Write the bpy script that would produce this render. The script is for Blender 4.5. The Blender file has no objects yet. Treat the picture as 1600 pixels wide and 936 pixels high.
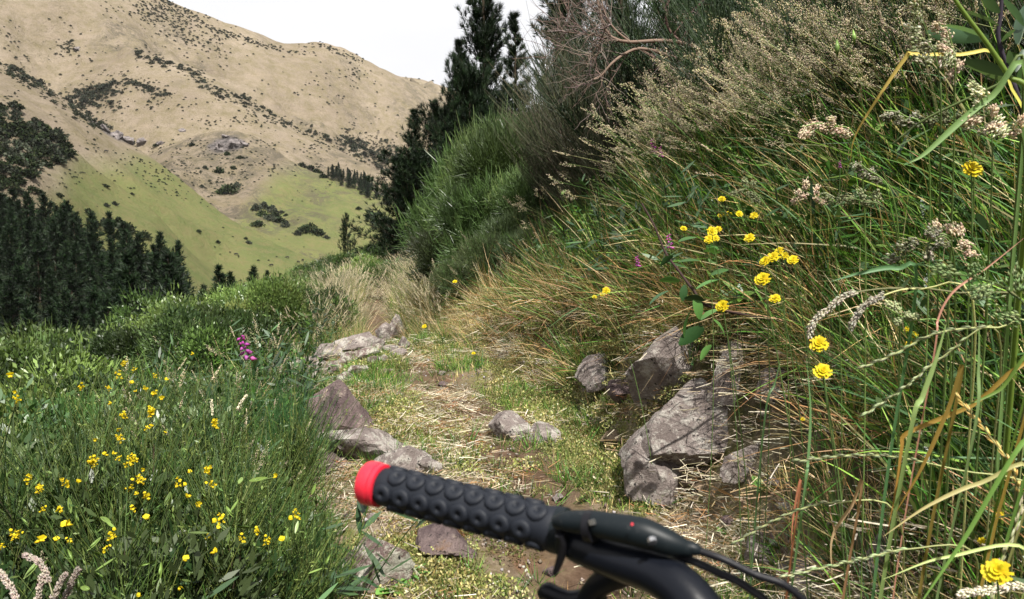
import bpy, math, random
import numpy as np
from mathutils import Vector, Matrix
R = math.radians
random.seed(7); rng = np.random.default_rng(7)
scene = bpy.context.scene
COL = scene.collection

# ---------------- camera ----------------
FPX, PITCH, CZ = 1256.0, R(8.0), 1.3
cam_d = bpy.data.cameras.new("camera"); cam = bpy.data.objects.new("camera", cam_d); COL.objects.link(cam)
cam.location = (0, 0, CZ); cam.rotation_euler = (math.pi/2 - PITCH, 0, 0)
cam_d.sensor_width = 36; cam_d.lens = 36*FPX/1600; cam_d.clip_start = 0.05; cam_d.clip_end = 20000
cam_d.dof.use_dof = True; cam_d.dof.focus_distance = 4.0; cam_d.dof.aperture_fstop = 14
scene.camera = cam

# ---------------- world, sun, exposure ----------------
SUN_EL, SUN_AZ = R(60), R(158)      # azimuth clockwise from +Y (the view direction)
w = bpy.data.worlds.new("World"); scene.world = w; w.use_nodes = True
nt = w.node_tree; nt.nodes.clear()
out = nt.nodes.new('ShaderNodeOutputWorld'); bg = nt.nodes.new('ShaderNodeBackground')
sky = nt.nodes.new('ShaderNodeTexSky'); sky.sky_type = 'NISHITA'; sky.sun_disc = False
sky.sun_elevation = SUN_EL; sky.sun_rotation = SUN_AZ; sky.dust_density = 3.0
tc = nt.nodes.new('ShaderNodeTexCoord'); nz = nt.nodes.new('ShaderNodeTexNoise')
nz.inputs['Scale'].default_value = 2.2; nz.inputs['Detail'].default_value = 5
mp = nt.nodes.new('ShaderNodeMapping'); mp.inputs['Scale'].default_value = (1, 1, 3)
nt.links.new(tc.outputs['Generated'], mp.inputs[0]); nt.links.new(mp.outputs[0], nz.inputs['Vector'])
rmp = nt.nodes.new('ShaderNodeValToRGB')
rmp.color_ramp.elements[0].position = .3; rmp.color_ramp.elements[0].color = (6.0, 5.95, 6.15, 1)
rmp.color_ramp.elements[1].position = .7; rmp.color_ramp.elements[1].color = (6.9, 6.85, 6.95, 1)
nt.links.new(nz.outputs['Fac'], rmp.inputs[0])
mx = nt.nodes.new('ShaderNodeMix'); mx.data_type = 'RGBA'; mx.inputs[0].default_value = 0.93
nt.links.new(sky.outputs[0], mx.inputs[6]); nt.links.new(rmp.outputs[0], mx.inputs[7])
nt.links.new(mx.outputs[2], bg.inputs[0]); bg.inputs[1].default_value = 0.080
nt.links.new(bg.outputs[0], out.inputs[0])
sd = bpy.data.lights.new("sun", 'SUN'); sun = bpy.data.objects.new("sun", sd); COL.objects.link(sun)
sd.energy = 5.0; sd.angle = R(0.6); sd.color = (1, .955, .88)
sv = Vector((math.sin(SUN_AZ)*math.cos(SUN_EL), math.cos(SUN_AZ)*math.cos(SUN_EL), math.sin(SUN_EL)))
sun.rotation_euler = sv.to_track_quat('Z', 'Y').to_euler()
vs = scene.view_settings; vs.view_transform = 'Standard'; vs.look = 'None'; vs.gamma = 1; vs.exposure = 1.0
scene.cycles.use_denoising = True
scene.cycles.max_bounces = 5; scene.cycles.transparent_max_bounces = 6; scene.cycles.volume_bounces = 0
scene.cycles.diffuse_bounces = 2; scene.cycles.glossy_bounces = 2; scene.cycles.caustics_reflective = False

# ---------------- numpy noise ----------------
def _h(i, j, s):
    n = (i*374761393 + j*668265263 + s*2246822519) & 0xffffffff
    n = ((n ^ (n >> 13))*1274126177) & 0xffffffff
    return ((n ^ (n >> 16)) & 0xffff)/65535.0
def vn(x, y, s=0):
    x = np.asarray(x, float); y = np.asarray(y, float)
    xi = np.floor(x).astype(np.int64); yi = np.floor(y).astype(np.int64)
    fx = x-xi; fy = y-yi; fx = fx*fx*(3-2*fx); fy = fy*fy*(3-2*fy)
    a = _h(xi, yi, s); b = _h(xi+1, yi, s); c = _h(xi, yi+1, s); d = _h(xi+1, yi+1, s)
    return (a*(1-fx)+b*fx)*(1-fy)+(c*(1-fx)+d*fx)*fy
def fbm(x, y, o=4, s=0):
    t = 0; a = .5; n = 0
    for k in range(o):
        t = t+a*vn(x*2**k+17.3*k, y*2**k-9.1*k, s+k); n += a; a *= .5
    return t/n*2-1
def sstep(a, b, x):
    t = np.clip((np.asarray(x, float)-a)/(b-a), 0, 1); return t*t*(3-2*t)

# ---------------- rays of the photograph -> directions in the place ----------------
def ray(px, py):
    u = (np.asarray(px, float)-800)/FPX; v = (468-np.asarray(py, float))/FPX
    return u, math.cos(PITCH)+v*math.sin(PITCH), -math.sin(PITCH)+v*math.cos(PITCH)
def at(px, py, Y):
    x, y, z = ray(px, py); k = Y/y
    return Vector((float(x*k), float(Y), float(CZ+z*k)))
def proj(x, y, z):
    f = y*math.cos(PITCH)-(z-CZ)*math.sin(PITCH); up = y*math.sin(PITCH)+(z-CZ)*math.cos(PITCH)
    f = np.where(np.abs(f) < 1e-6, 1e-6, f)
    return 800+FPX*x/f, 468-FPX*up/f, f

# ---------------- the lie of the land ----------------
PY = [-8, 0, 1.3, 2.4, 3.5, 4.4, 5.2, 6.0, 6.8, 7.8, 9.0, 11, 15, 22, 34, 60, 120]
PX = [.5, .12, .14, .20, .0, -.22, -.46, -.72, -.95, -1.15, -1.45, -1.9, -2.6, -3.4, -4.5, -7, -13]
PZ = [0, 0, 0, 0, 0, 0, 0, .0, -.03, -.25, -.5, -.7, -.9, -1.1, -1.5, -3.2, -8]
def xc(y): return np.interp(y, PY, PX)
def hw(y): return np.interp(y, [0, 1.3, 2.4, 3, 5, 7, 9], [.45, .47, .6, .62, .55, .42, .4])
def near_h(x, y):
    c = xc(y); w_ = hw(y); zc = np.interp(y, PY, PZ); u = x-c
    wob = .10*fbm(x*1.3, y*1.3, 3, 5)
    d = u-w_+wob                                    # right, the cut bank
    bank = np.interp(y, [2, 3.2, 5.5, 7], [.36, .58, .5, .3])*sstep(0, .34, d)*(1+.35*fbm(x*1.7, y*1.7, 3, 8)) + np.clip(d-.2, 0, 2.2)*.84 + np.clip(d-2.4, 0, 40)*.62 + np.clip(d-42, 0, 300)*.35
    bank = bank*np.interp(y, [4.4, 6.5, 8.5, 12, 25], [1, .62, .5, .45, .5])
    e = -u-w_+wob                                   # left, falling away
    fall = -.05*sstep(0, .3, e) - .22*np.clip(e-.25, 0, 1.0) - .46*np.clip(e-1.2, 0, 14) - .43*np.clip(e-15.2, 0, 400)
    z = zc + np.where(d > 0, bank, 0) + np.where(e > 0, fall, 0)
    z = z + .035*fbm(x*2.2, y*2.2, 4, 11) - .045*np.exp(-(u/.22)**2) + .06*np.clip(np.hypot(x, y)-6, 0, 20)/4*fbm(x*.35, y*.35, 3, 12)
    z = z + .012*fbm(x*11, y*11, 3, 13)
    return z
LAY = [   # crest seen at px,py at ground range R; front slope, back slope
 dict(n='main', p=[(-1400,-60,1500),(-900,-200,1500),(-400,-170,1600),(0,-110,1650),(150,-55,1650),(250,-4,1700),(300,14,1700),(350,33,1720),(400,50,1750),(430,64,1760),(455,67,1760),(500,64,1800),(540,76,1850),(600,108,1900),(650,130,1950),(700,150,2000),(800,190,2050),(1000,230,2100),(1600,150,2000),(2600,150,1800)], f=.36, b=.3),
 dict(n='far', p=[(-1400,160,2900),(300,160,2900),(560,128,2900),(620,118,2900),(660,124,2950),(700,138,3000),(760,165,3000),(900,190,3000),(1600,150,3000),(2600,150,3000)], f=.35, b=.25),
 dict(n='spur3', p=[(-1400,300,1300),(-100,200,1350),(120,120,1400),(200,86,1400),(250,84,1370),(300,104,1350),(330,118,1340),(400,160,1320),(470,205,1300),(540,240,1250),(600,272,1200),(640,292,1180),(720,330,1150),(900,360,1100),(2600,420,1100)], f=.34, b=.40),
 dict(n='spur2', p=[(-1400,400,1050),(100,330,1050),(200,262,1050),(250,232,1050),(300,212,1040),(345,200,1020),(400,210,1000),(430,232,980),(460,258,960),(500,272,940),(540,284,920),(600,304,900),(640,326,880),(700,356,860),(800,400,850),(2600,460,850)], f=.42, b=.5, w=12),
 dict(n='spur1', p=[(-1400,-60,900),(-500,10,900),(-150,60,900),(0,96,880),(60,130,870),(120,166,850),(170,205,820),(230,240,800),(300,294,770),(350,338,740),(430,382,700),(500,408,680),(560,440,660),(700,480,640),(900,500,640),(2600,500,640)], f=.40, b=.55, w=9),
 dict(n='spur0', p=[(-1400,330,240),(-500,360,250),(0,392,260),(100,412,260),(200,440,250),(270,480,240),(330,540,230),(420,600,220),(700,700,220),(2600,700,220)], f=.32, b=.42),
]
for L in LAY:
    a = []; r_ = []; z_ = []
    for px, py, rr in L['p']:
        x, y, z = ray(px, py); k = rr/math.hypot(x, y)
        a.append(math.atan2(x, y)); r_.append(rr); z_.append(CZ+z*k)
    aa = np.linspace(a[0], a[-1], 900)
    zz = np.interp(aa, a, z_); m_ = 9 if L['n'] in ('main', 'far') else 33; kk = np.hanning(m_); kk /= kk.sum()
    zz = np.convolve(np.pad(zz, m_//2, 'edge'), kk, 'valid')
    L['a'] = aa; k4 = np.hanning(61); k4 /= k4.sum(); L['r'] = np.convolve(np.pad(np.interp(aa, a, r_), 30, 'edge'), k4, 'valid'); L['z'] = zz
def far_layers(x, y):
    r = np.hypot(x, y); az = np.arctan2(x, y)
    wx = x+60*fbm(x/260, y/260, 3, 41); wy = y+60*fbm(x/260+9, y/260, 3, 42)
    rid = 1-np.abs(fbm(wx/300, wy/300, 4, 43))*2.4
    rid2 = 1-np.abs(fbm(wx/95+4, wy/95, 3, 47))*2.2
    sm = fbm(x/40, y/40, 4, 49); sm2 = fbm(x/55+3, y/75, 5, 52)
    C = [(np.interp(az, L['a'], L['r']), np.interp(az, L['a'], L['z'])) for L in LAY]
    nxt = dict(main=2, far=0, spur3=3, spur2=4, spur1=5)
    out = []
    for i, L in enumerate(LAY):
        R0, Z0 = C[i]; dr = R0-r; k = R0/1700
        if L['n'] in nxt:
            R1, Z1 = C[nxt[L['n']]]; s = np.clip((Z0-(Z1-14))/np.maximum(R0-R1, 60), .2, .75)
            front = Z0-s*np.minimum(dr, R0-R1)*np.clip(dr/(50*k)+.35, .35, 1)-.42*np.clip(r*0+R1-r, 0, None)
        else: front = Z0-L['f']*dr
        back = Z0 - L['b']*(-dr)*np.clip(-dr/(120*k)+.2, .2, 1)
        z = np.where(dr > 0, front, back)
        amp = sstep(0, 340*k, np.abs(dr))
        if L['n'] == 'spur0': z = z+amp*3*sm
        else: z = z + amp*(L.get('w', 66)*k*(rid-.75) + 24*k*(rid2-.6) + 9*k*sm2) + 1.6*k*sm*(.2+.8*amp)
        out.append(z)
    return out
def H(x, y, which=False):
    x = np.asarray(x, float); y = np.asarray(y, float)
    n = near_h(x, y); r = np.hypot(x, y)
    if float(np.max(r)) < 55 and not which: return n
    fl = -72+3*fbm(x/120, y/120, 3, 50)
    st = np.stack([n, fl]+far_layers(x, y))
    z = st.max(0)
    return (z, st.argmax(0)) if which else z
def hit(px, py, canopy=0.0, rmin=1.0, rmax=4000):
    """where lines of sight meet the ground (raised by canopy); arrays in, arrays out, nan for the sky"""
    px = np.atleast_1d(np.asarray(px, float)); py = np.atleast_1d(np.asarray(py, float))
    dx, dy, dz = ray(px, py); hh = np.hypot(dx, dy)
    rs = rmin*(rmax/rmin)**np.linspace(0, 1, 520)
    X = dx[:, None]/hh[:, None]*rs; Y = dy/hh; Y = Y[:, None]*rs; Z = CZ+(dz/hh)[:, None]*rs
    Hh = H(X, Y)+(canopy if np.isscalar(canopy) else 0)
    below = Z < Hh
    i = below.argmax(1); ok = below.any(1); i = np.maximum(i, 1); n = np.arange(len(px))
    g0 = Z[n, i-1]-Hh[n, i-1]; g1 = Z[n, i]-Hh[n, i]
    t = np.clip(g0/np.maximum(g0-g1, 1e-9), 0, 1)
    f = lambda A: np.where(ok, A[n, i-1]*(1-t)+A[n, i]*t, np.nan)
    return np.stack([f(X), f(Y), f(Z)], 1)
def hit1(px, py, **k):
    p = hit([px], [py], **k)[0]; return Vector(p)

# ---------------- meshes from numpy ----------------
class Geo:
    def __init__(s): s.v = []; s.f = []; s.c = []; s.n = 0
    def add(s, v, f, c):
        v = np.asarray(v, float).reshape(-1, 3); f = np.asarray(f, np.int64)
        c = np.asarray(c, float)
        if c.ndim == 1: c = np.tile(c, (len(v), 1))
        s.v.append(v); s.c.append(c); s.f.append(f+s.n); s.n += len(v); return s
    def mesh(s, name, mat, smooth=False):
        v = np.concatenate(s.v); c = np.concatenate(s.c); me = bpy.data.meshes.new(name)
        tot = [];
        for f in s.f: tot.append(np.full(len(f), f.shape[1]))
        tot = np.concatenate(tot); idx = np.concatenate([f.ravel() for f in s.f])
        me.vertices.add(len(v)); me.vertices.foreach_set('co', v.ravel().astype(np.float32))
        me.loops.add(len(idx)); me.loops.foreach_set('vertex_index', idx.astype(np.int32))
        me.polygons.add(len(tot)); st = np.concatenate([[0], np.cumsum(tot)[:-1]])
        me.polygons.foreach_set('loop_start', st.astype(np.int32))
        me.polygons.foreach_set('loop_total', tot.astype(np.int32))
        me.update(calc_edges=True); me.validate()
        if smooth: me.polygons.foreach_set('use_smooth', np.ones(len(me.polygons), bool))
        at_ = me.attributes.new('col', 'FLOAT_COLOR', 'POINT')
        at_.data.foreach_set('color', np.concatenate([c, np.ones((len(c), 1))], 1).ravel().astype(np.float32))
        if mat: me.materials.append(mat)
        return me
def nrm(a):
    return a/np.maximum(np.linalg.norm(a, axis=-1, keepdims=True), 1e-9)
def ribbons(g, base, d, L, W, bend, segs=3, col=(.1, .1, .1), prof='blade', side=None, coltip=None, r=rng):
    base = np.asarray(base, float); N = len(base); d = nrm(np.asarray(d, float)); L = np.broadcast_to(L, N)[:, None]; W = np.broadcast_to(W, N)[:, None]
    bend = np.broadcast_to(np.asarray(bend, float), (N, 3))
    if side is None:
        side = nrm(np.cross(d, r.normal(size=(N, 3))))
    else: side = nrm(np.broadcast_to(side, (N, 3)))
    col = np.broadcast_to(np.asarray(col, float), (N, 3)); coltip = col if coltip is None else np.broadcast_to(np.asarray(coltip, float), (N, 3))
    V = []; C = []
    for k in range(segs+1):
        t = k/segs
        p = base+d*L*t+bend*L*t*t
        if prof == 'blade': wv = (1-t**1.6)*.95+.05
        elif prof == 'leaf': wv = max(.06, math.sin(math.pi*min(1, (t*.93+.05)))**.8)
        else: wv = 1.0
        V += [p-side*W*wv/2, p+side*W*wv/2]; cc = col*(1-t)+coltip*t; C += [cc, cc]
    V = np.stack(V, 1); C = np.stack(C, 1); m = 2*(segs+1)
    f1 = np.array([[2*k, 2*k+1, 2*k+3, 2*k+2] for k in range(segs)])
    F = (np.arange(N)[:, None, None]*m+f1[None]).reshape(-1, 4)
    g.add(V.reshape(-1, 3), F, C.reshape(-1, 3)); return g
def tubes(g, P, rad, col, sides=3, cap=False):
    """P (N,K,3) paths, rad (N,K) or (K,)"""
    P = np.asarray(P, float); N, K, _ = P.shape; rad = np.broadcast_to(rad, (N, K))
    T = np.gradient(P, axis=1); T = nrm(T)
    ref = np.where(np.abs(T[:, :1, 2:3]) > .9, np.array([1., 0, 0]), np.array([0, 0, 1.]))
    A = nrm(np.cross(T, np.broadcast_to(ref, T.shape))); B = np.cross(T, A)
    V = np.zeros((N, K, sides, 3))
    for s_ in range(sides):
        an = 2*math.pi*s_/sides
        V[:, :, s_] = P+(A*math.cos(an)+B*math.sin(an))*rad[..., None]
    F = []
    for k in range(K-1):
        for s_ in range(sides):
            F.append([k*sides+s_, k*sides+(s_+1) % sides, (k+1)*sides+(s_+1) % sides, (k+1)*sides+s_])
    F = (np.arange(N)[:, None, None]*K*sides+np.array(F)[None]).reshape(-1, 4)
    c = np.asarray(col, float)
    if c.ndim == 1: C = np.tile(c, (N*K*sides, 1))
    elif c.shape == (N, 3): C = np.repeat(c, K*sides, 0)
    else: C = np.repeat(c.reshape(N*K, 3), sides, 0)
    g.add(V.reshape(-1, 3), F, C)
    if cap:
        n0 = g.n-N*K*sides
        for i in range(N):
            o = i*K*sides
            g.f.append(np.array([[n0+o+s_ for s_ in range(sides)][::-1]])); g.f.append(np.array([[n0+o+(K-1)*sides+s_ for s_ in range(sides)]]))
    return g
OCT_F = np.array([[0, 1, 2], [0, 2, 3], [0, 3, 4], [0, 4, 1], [5, 2, 1], [5, 3, 2], [5, 4, 3], [5, 1, 4]])
def grains(g, base, d, L, W, col, r=rng):
    """small pointed bodies (seeds, buds, pebbles of a flower)"""
    base = np.asarray(base, float); N = len(base); d = nrm(np.asarray(d, float)); L = np.broadcast_to(L, N)[:, None]; W = np.broadcast_to(W, N)[:, None]
    s1 = nrm(np.cross(d, r.normal(size=(N, 3)))); s2 = np.cross(d, s1); m = base+d*L*.45
    V = np.stack([base, m+s1*W/2, m+s2*W/2, m-s1*W/2, m-s2*W/2, base+d*L], 1)
    F = (np.arange(N)[:, None, None]*6+OCT_F[None]).reshape(-1, 3)
    c = np.asarray(col, float); C = np.tile(c, (N*6, 1)) if c.ndim == 1 else np.repeat(c, 6, 0)
    g.add(V.reshape(-1, 3), F, C); return g
def pick(pal, n, var=.18, r=rng):
    pal = np.array(pal); c = pal[r.integers(0, len(pal), n)]
    return np.clip(c*(1+r.normal(0, var, (n, 1)))*(1+r.normal(0, .05, (n, 3))), .004, .95)
def sph(n, r=rng):
    return nrm(r.normal(size=(n, 3)))

# ---------------- materials ----------------
def newmat(name):
    m = bpy.data.materials.new(name); m.use_nodes = True; m.node_tree.nodes.clear(); return m, m.node_tree
def foliage_mat(name, trans=.3, rough=.55, spec=.25, lo=.72, hi=1.25, gain=1.0):
    m, t = newmat(name); N = t.nodes.new; Lk = t.links.new
    o = N('ShaderNodeOutputMaterial'); a = N('ShaderNodeAttribute'); a.attribute_name = 'col'
    oi = N('ShaderNodeObjectInfo'); mr = N('ShaderNodeMapRange'); mr.inputs[3].default_value = lo*gain; mr.inputs[4].default_value = hi*gain
    Lk(oi.outputs['Random'], mr.inputs[0])
    vm = N('ShaderNodeVectorMath'); vm.operation = 'SCALE'; Lk(a.outputs['Color'], vm.inputs[0]); Lk(mr.outputs[0], vm.inputs[3])
    p = N('ShaderNodeBsdfPrincipled'); p.inputs['Roughness'].default_value = rough; p.inputs['Specular IOR Level'].default_value = spec
    Lk(vm.outputs[0], p.inputs['Base Color'])
    if trans > 0:
        tr = N('ShaderNodeBsdfTranslucent'); g2 = N('ShaderNodeVectorMath'); g2.operation = 'MULTIPLY'; g2.inputs[1].default_value = (1.15, 1.25, .6)
        Lk(vm.outputs[0], g2.inputs[0]); Lk(g2.outputs[0], tr.inputs[0])
        ms = N('ShaderNodeMixShader'); ms.inputs[0].default_value = trans; Lk(p.outputs[0], ms.inputs[1]); Lk(tr.outputs[0], ms.inputs[2]); Lk(ms.outputs[0], o.inputs[0])
    else: Lk(p.outputs[0], o.inputs[0])
    return m
M_GRASS = foliage_mat('grass_blades', .26, .48, .25, .35, 1.6, .98)
M_DRY = foliage_mat('dry_straw', .28, .7, .15, .5, 1.35, .98)
M_BROOM = foliage_mat('broom_twigs', .12, .45, .3, .55, 1.35, .66)
M_LEAF = foliage_mat('leaves', .2, .4, .4, .45, 1.45, .72)
M_PINE = foliage_mat('pine_needles', .05, .55, .2, .6, 1.2, .46)
M_BARK = foliage_mat('bark', 0, .9, .1, gain=.62)
M_PETAL = foliage_mat('petals', .3, .6, .2, .85, 1.05, .72)
M_SHRUB = foliage_mat('far_shrubs', .04, .8, .05, .6, 1.4, .52)

def ramp_mix(t, fac, c1, c2):
    m = t.nodes.new('ShaderNodeMix'); m.data_type = 'RGBA'
    if fac is not None: t.links.new(fac, m.inputs[0])
    for i, c in ((6, c1), (7, c2)):
        if isinstance(c, tuple): m.inputs[i].default_value = (*c, 1)
        else: t.links.new(c, m.inputs[i])
    return m.outputs[2]
def noise(t, scale, detail=5, rough=.6, co='Object', dist=0.0, lo=None, hi=None, sc=None):
    tc = t.nodes.new('ShaderNodeTexCoord'); n = t.nodes.new('ShaderNodeTexNoise')
    n.inputs['Scale'].default_value = scale; n.inputs['Detail'].default_value = detail; n.inputs['Roughness'].default_value = rough; n.inputs['Distortion'].default_value = dist
    if sc:
        mp = t.nodes.new('ShaderNodeMapping'); mp.inputs['Scale'].default_value = sc; t.links.new(tc.outputs[co], mp.inputs[0]); t.links.new(mp.outputs[0], n.inputs['Vector'])
    else: t.links.new(tc.outputs[co], n.inputs['Vector'])
    if lo is None: return n.outputs['Fac']
    mr = t.nodes.new('ShaderNodeMapRange'); mr.inputs[1].default_value = lo; mr.inputs[2].default_value = hi; t.links.new(n.outputs['Fac'], mr.inputs[0]); return mr.outputs[0]
def attr(t, name):
    a = t.nodes.new('ShaderNodeAttribute'); a.attribute_name = name; return a
def math_(t, op, a, b):
    m = t.nodes.new('ShaderNodeMath'); m.operation = op; m.use_clamp = True
    for i, v in enumerate((a, b)):
        if isinstance(v, (int, float)): m.inputs[i].default_value = v
        else: t.links.new(v, m.inputs[i])
    return m.outputs[0]
def finish(t, colr, rough=.9, spec=.2, bump=None, dist=.01, strength=.6):
    p = t.nodes.new('ShaderNodeBsdfPrincipled'); o = t.nodes.new('ShaderNodeOutputMaterial')
    if isinstance(colr, tuple): p.inputs['Base Color'].default_value = (*colr, 1)
    else: t.links.new(colr, p.inputs['Base Color'])
    p.inputs['Roughness'].default_value = rough; p.inputs['Specular IOR Level'].default_value = spec
    if rough > .9 and not isinstance(colr, tuple):
        dk_ = t.nodes.new('ShaderNodeVectorMath'); dk_.operation = 'SCALE'; dk_.inputs[3].default_value = .64; t.links.new(colr, dk_.inputs[0]); t.links.new(dk_.outputs[0], p.inputs['Base Color'])
    if bump is not None:
        b = t.nodes.new('ShaderNodeBump'); b.inputs['Distance'].default_value = dist; b.inputs['Strength'].default_value = strength
        t.links.new(bump, b.inputs['Height']); t.links.new(b.outputs[0], p.inputs['Normal'])
    t.links.new(p.outputs[0], o.inputs[0]); return p

# ground: trodden soil, litter, moss
M_GROUND, t = newmat('ground_soil')
c = ramp_mix(t, noise(t, 3.0, 6, .65, lo=.35, hi=.65), (.085, .055, .034), (.20, .145, .09))
c = ramp_mix(t, noise(t, 26, 5, .7, lo=.45, hi=.6), c, (.31, .24, .165))
c = ramp_mix(t, noise(t, 1.7, 6, .7, lo=.54, hi=.64, dist=.5), c, (.30, .12, .05))
lit = math_(t, 'MULTIPLY', attr(t, 'litter').outputs['Fac'], noise(t, 7, 6, .75, lo=.36, hi=.5))
c = ramp_mix(t, lit, c, ramp_mix(t, noise(t, 60, 4, .7, lo=.35, hi=.65), (.20, .155, .10), (.46, .39, .29)))
mo = math_(t, 'MULTIPLY', attr(t, 'moss').outputs['Fac'], noise(t, 5, 6, .7, lo=.45, hi=.56, dist=.4))
c = ramp_mix(t, mo, c, ramp_mix(t, noise(t, 45, 3, .7, lo=.3, hi=.7), (.10, .105, .03), (.30, .29, .10)))
c = ramp_mix(t, math_(t, 'MULTIPLY', attr(t, 'tread').outputs['Fac'], noise(t, 4, 6, .7, lo=.3, hi=.5)), c, ramp_mix(t, noise(t, 18, 6, .75, lo=.35, hi=.65), (.095, .058, .036), (.19, .125, .085)))
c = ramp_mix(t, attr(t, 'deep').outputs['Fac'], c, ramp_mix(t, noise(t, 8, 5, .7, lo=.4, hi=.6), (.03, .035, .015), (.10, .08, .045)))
finish(t, c, .95, .1, noise(t, 38, 8, .75), .02, .9)

# rock
def rock_mat(name, a, b, lich=.55, lc=(.52, .51, .45), rust=.66):
    m, t = newmat(name)
    c = ramp_mix(t, noise(t, 6, 8, .65, lo=.38, hi=.62, dist=.3), a, b)
    c = ramp_mix(t, noise(t, 3.2, 6, .7, lo=rust, hi=rust+.08), c, (.26, .15, .08))
    c = ramp_mix(t, noise(t, 13, 7, .8, lo=lich, hi=lich+.09, dist=.2), c, lc)
    c = ramp_mix(t, noise(t, 48, 3, .6, lo=.64, hi=.68), c, (.03, .03, .03))
    sp = t.nodes.new('ShaderNodeTexVoronoi'); sp.inputs['Scale'].default_value = 95; tcv = t.nodes.new('ShaderNodeTexCoord'); t.links.new(tcv.outputs['Object'], sp.inputs['Vector'])
    h = math_(t, 'ADD', noise(t, 14, 9, .72), math_(t, 'MULTIPLY', noise(t, 60, 4, .7), .25))
    finish(t, c, .93, .15, h, .05, 1.0); return m
M_ROCK = rock_mat('grey_pink_rock', (.22, .18, .165), (.47, .40, .37), .50, (.62, .58, .52))
M_ROCKD = rock_mat('dark_purple_rock', (.12, .085, .09), (.33, .25, .235), .57, (.50, .42, .34), .60)
M_ROCKO = rock_mat('ochre_rock', (.34, .24, .15), (.48, .38, .27), .62)
M_LICHEN = rock_mat('lichened_rock', (.17, .11, .105), (.36, .27, .24), .46, (.64, .62, .52))

M_CRAG, t = newmat('crag_rock'); finish(t, ramp_mix(t, noise(t, .35, 8, .8, lo=.38, hi=.62), (.09, .08, .08), (.36, .32, .31)), .95, .1, noise(t, .6, 8, .8), .8, 1.0)
# hills
M_HILL, t = newmat('hill_grass')
tan = ramp_mix(t, noise(t, .006, 6, .6, lo=.35, hi=.65), (.29, .235, .175), (.41, .34, .255))
tan = ramp_mix(t, noise(t, .05, 6, .75, lo=.4, hi=.7), tan, (.235, .20, .11))
tan = ramp_mix(t, noise(t, .12, 6, .8, lo=.60, hi=.74), tan, (.17, .14, .11)); tan = ramp_mix(t, math_(t, 'MULTIPLY', noise(t, .4, 4, .8, lo=.56, hi=.66), .55), tan, (.15, .13, .09)); tan = ramp_mix(t, math_(t, 'MULTIPLY', noise(t, .02, 5, .75, lo=.5, hi=.75, sc=(1, 1, 4)), .6), tan, (.42, .34, .25))
grn = ramp_mix(t, noise(t, .012, 6, .65, lo=.35, hi=.65), (.17, .205, .075), (.255, .27, .105))
grn = ramp_mix(t, noise(t, .09, 6, .8, lo=.45, hi=.75), grn, (.29, .245, .12))
grn = ramp_mix(t, noise(t, .25, 6, .8, lo=.58, hi=.72), grn, (.13, .165, .05))
c = ramp_mix(t, attr(t, 'green').outputs['Fac'], tan, grn)
scr = math_(t, 'MULTIPLY', attr(t, 'scrub').outputs['Fac'], noise(t, .045, 9, .88, lo=.47, hi=.54, dist=.6))
c = ramp_mix(t, scr, c, (.13, .115, .085))
c = ramp_mix(t, attr(t, 'rocky').outputs['Fac'], c, ramp_mix(t, noise(t, .1, 8, .8, lo=.4, hi=.62), (.06, .055, .055), (.27, .24, .23)))
c = ramp_mix(t, attr(t, 'dark').outputs['Fac'], c, (.03, .04, .02))
tcw = t.nodes.new('ShaderNodeTexCoord')
finish(t, c, .95, .05, noise(t, .07, 9, .8), 6.0, 1.0)

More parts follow.
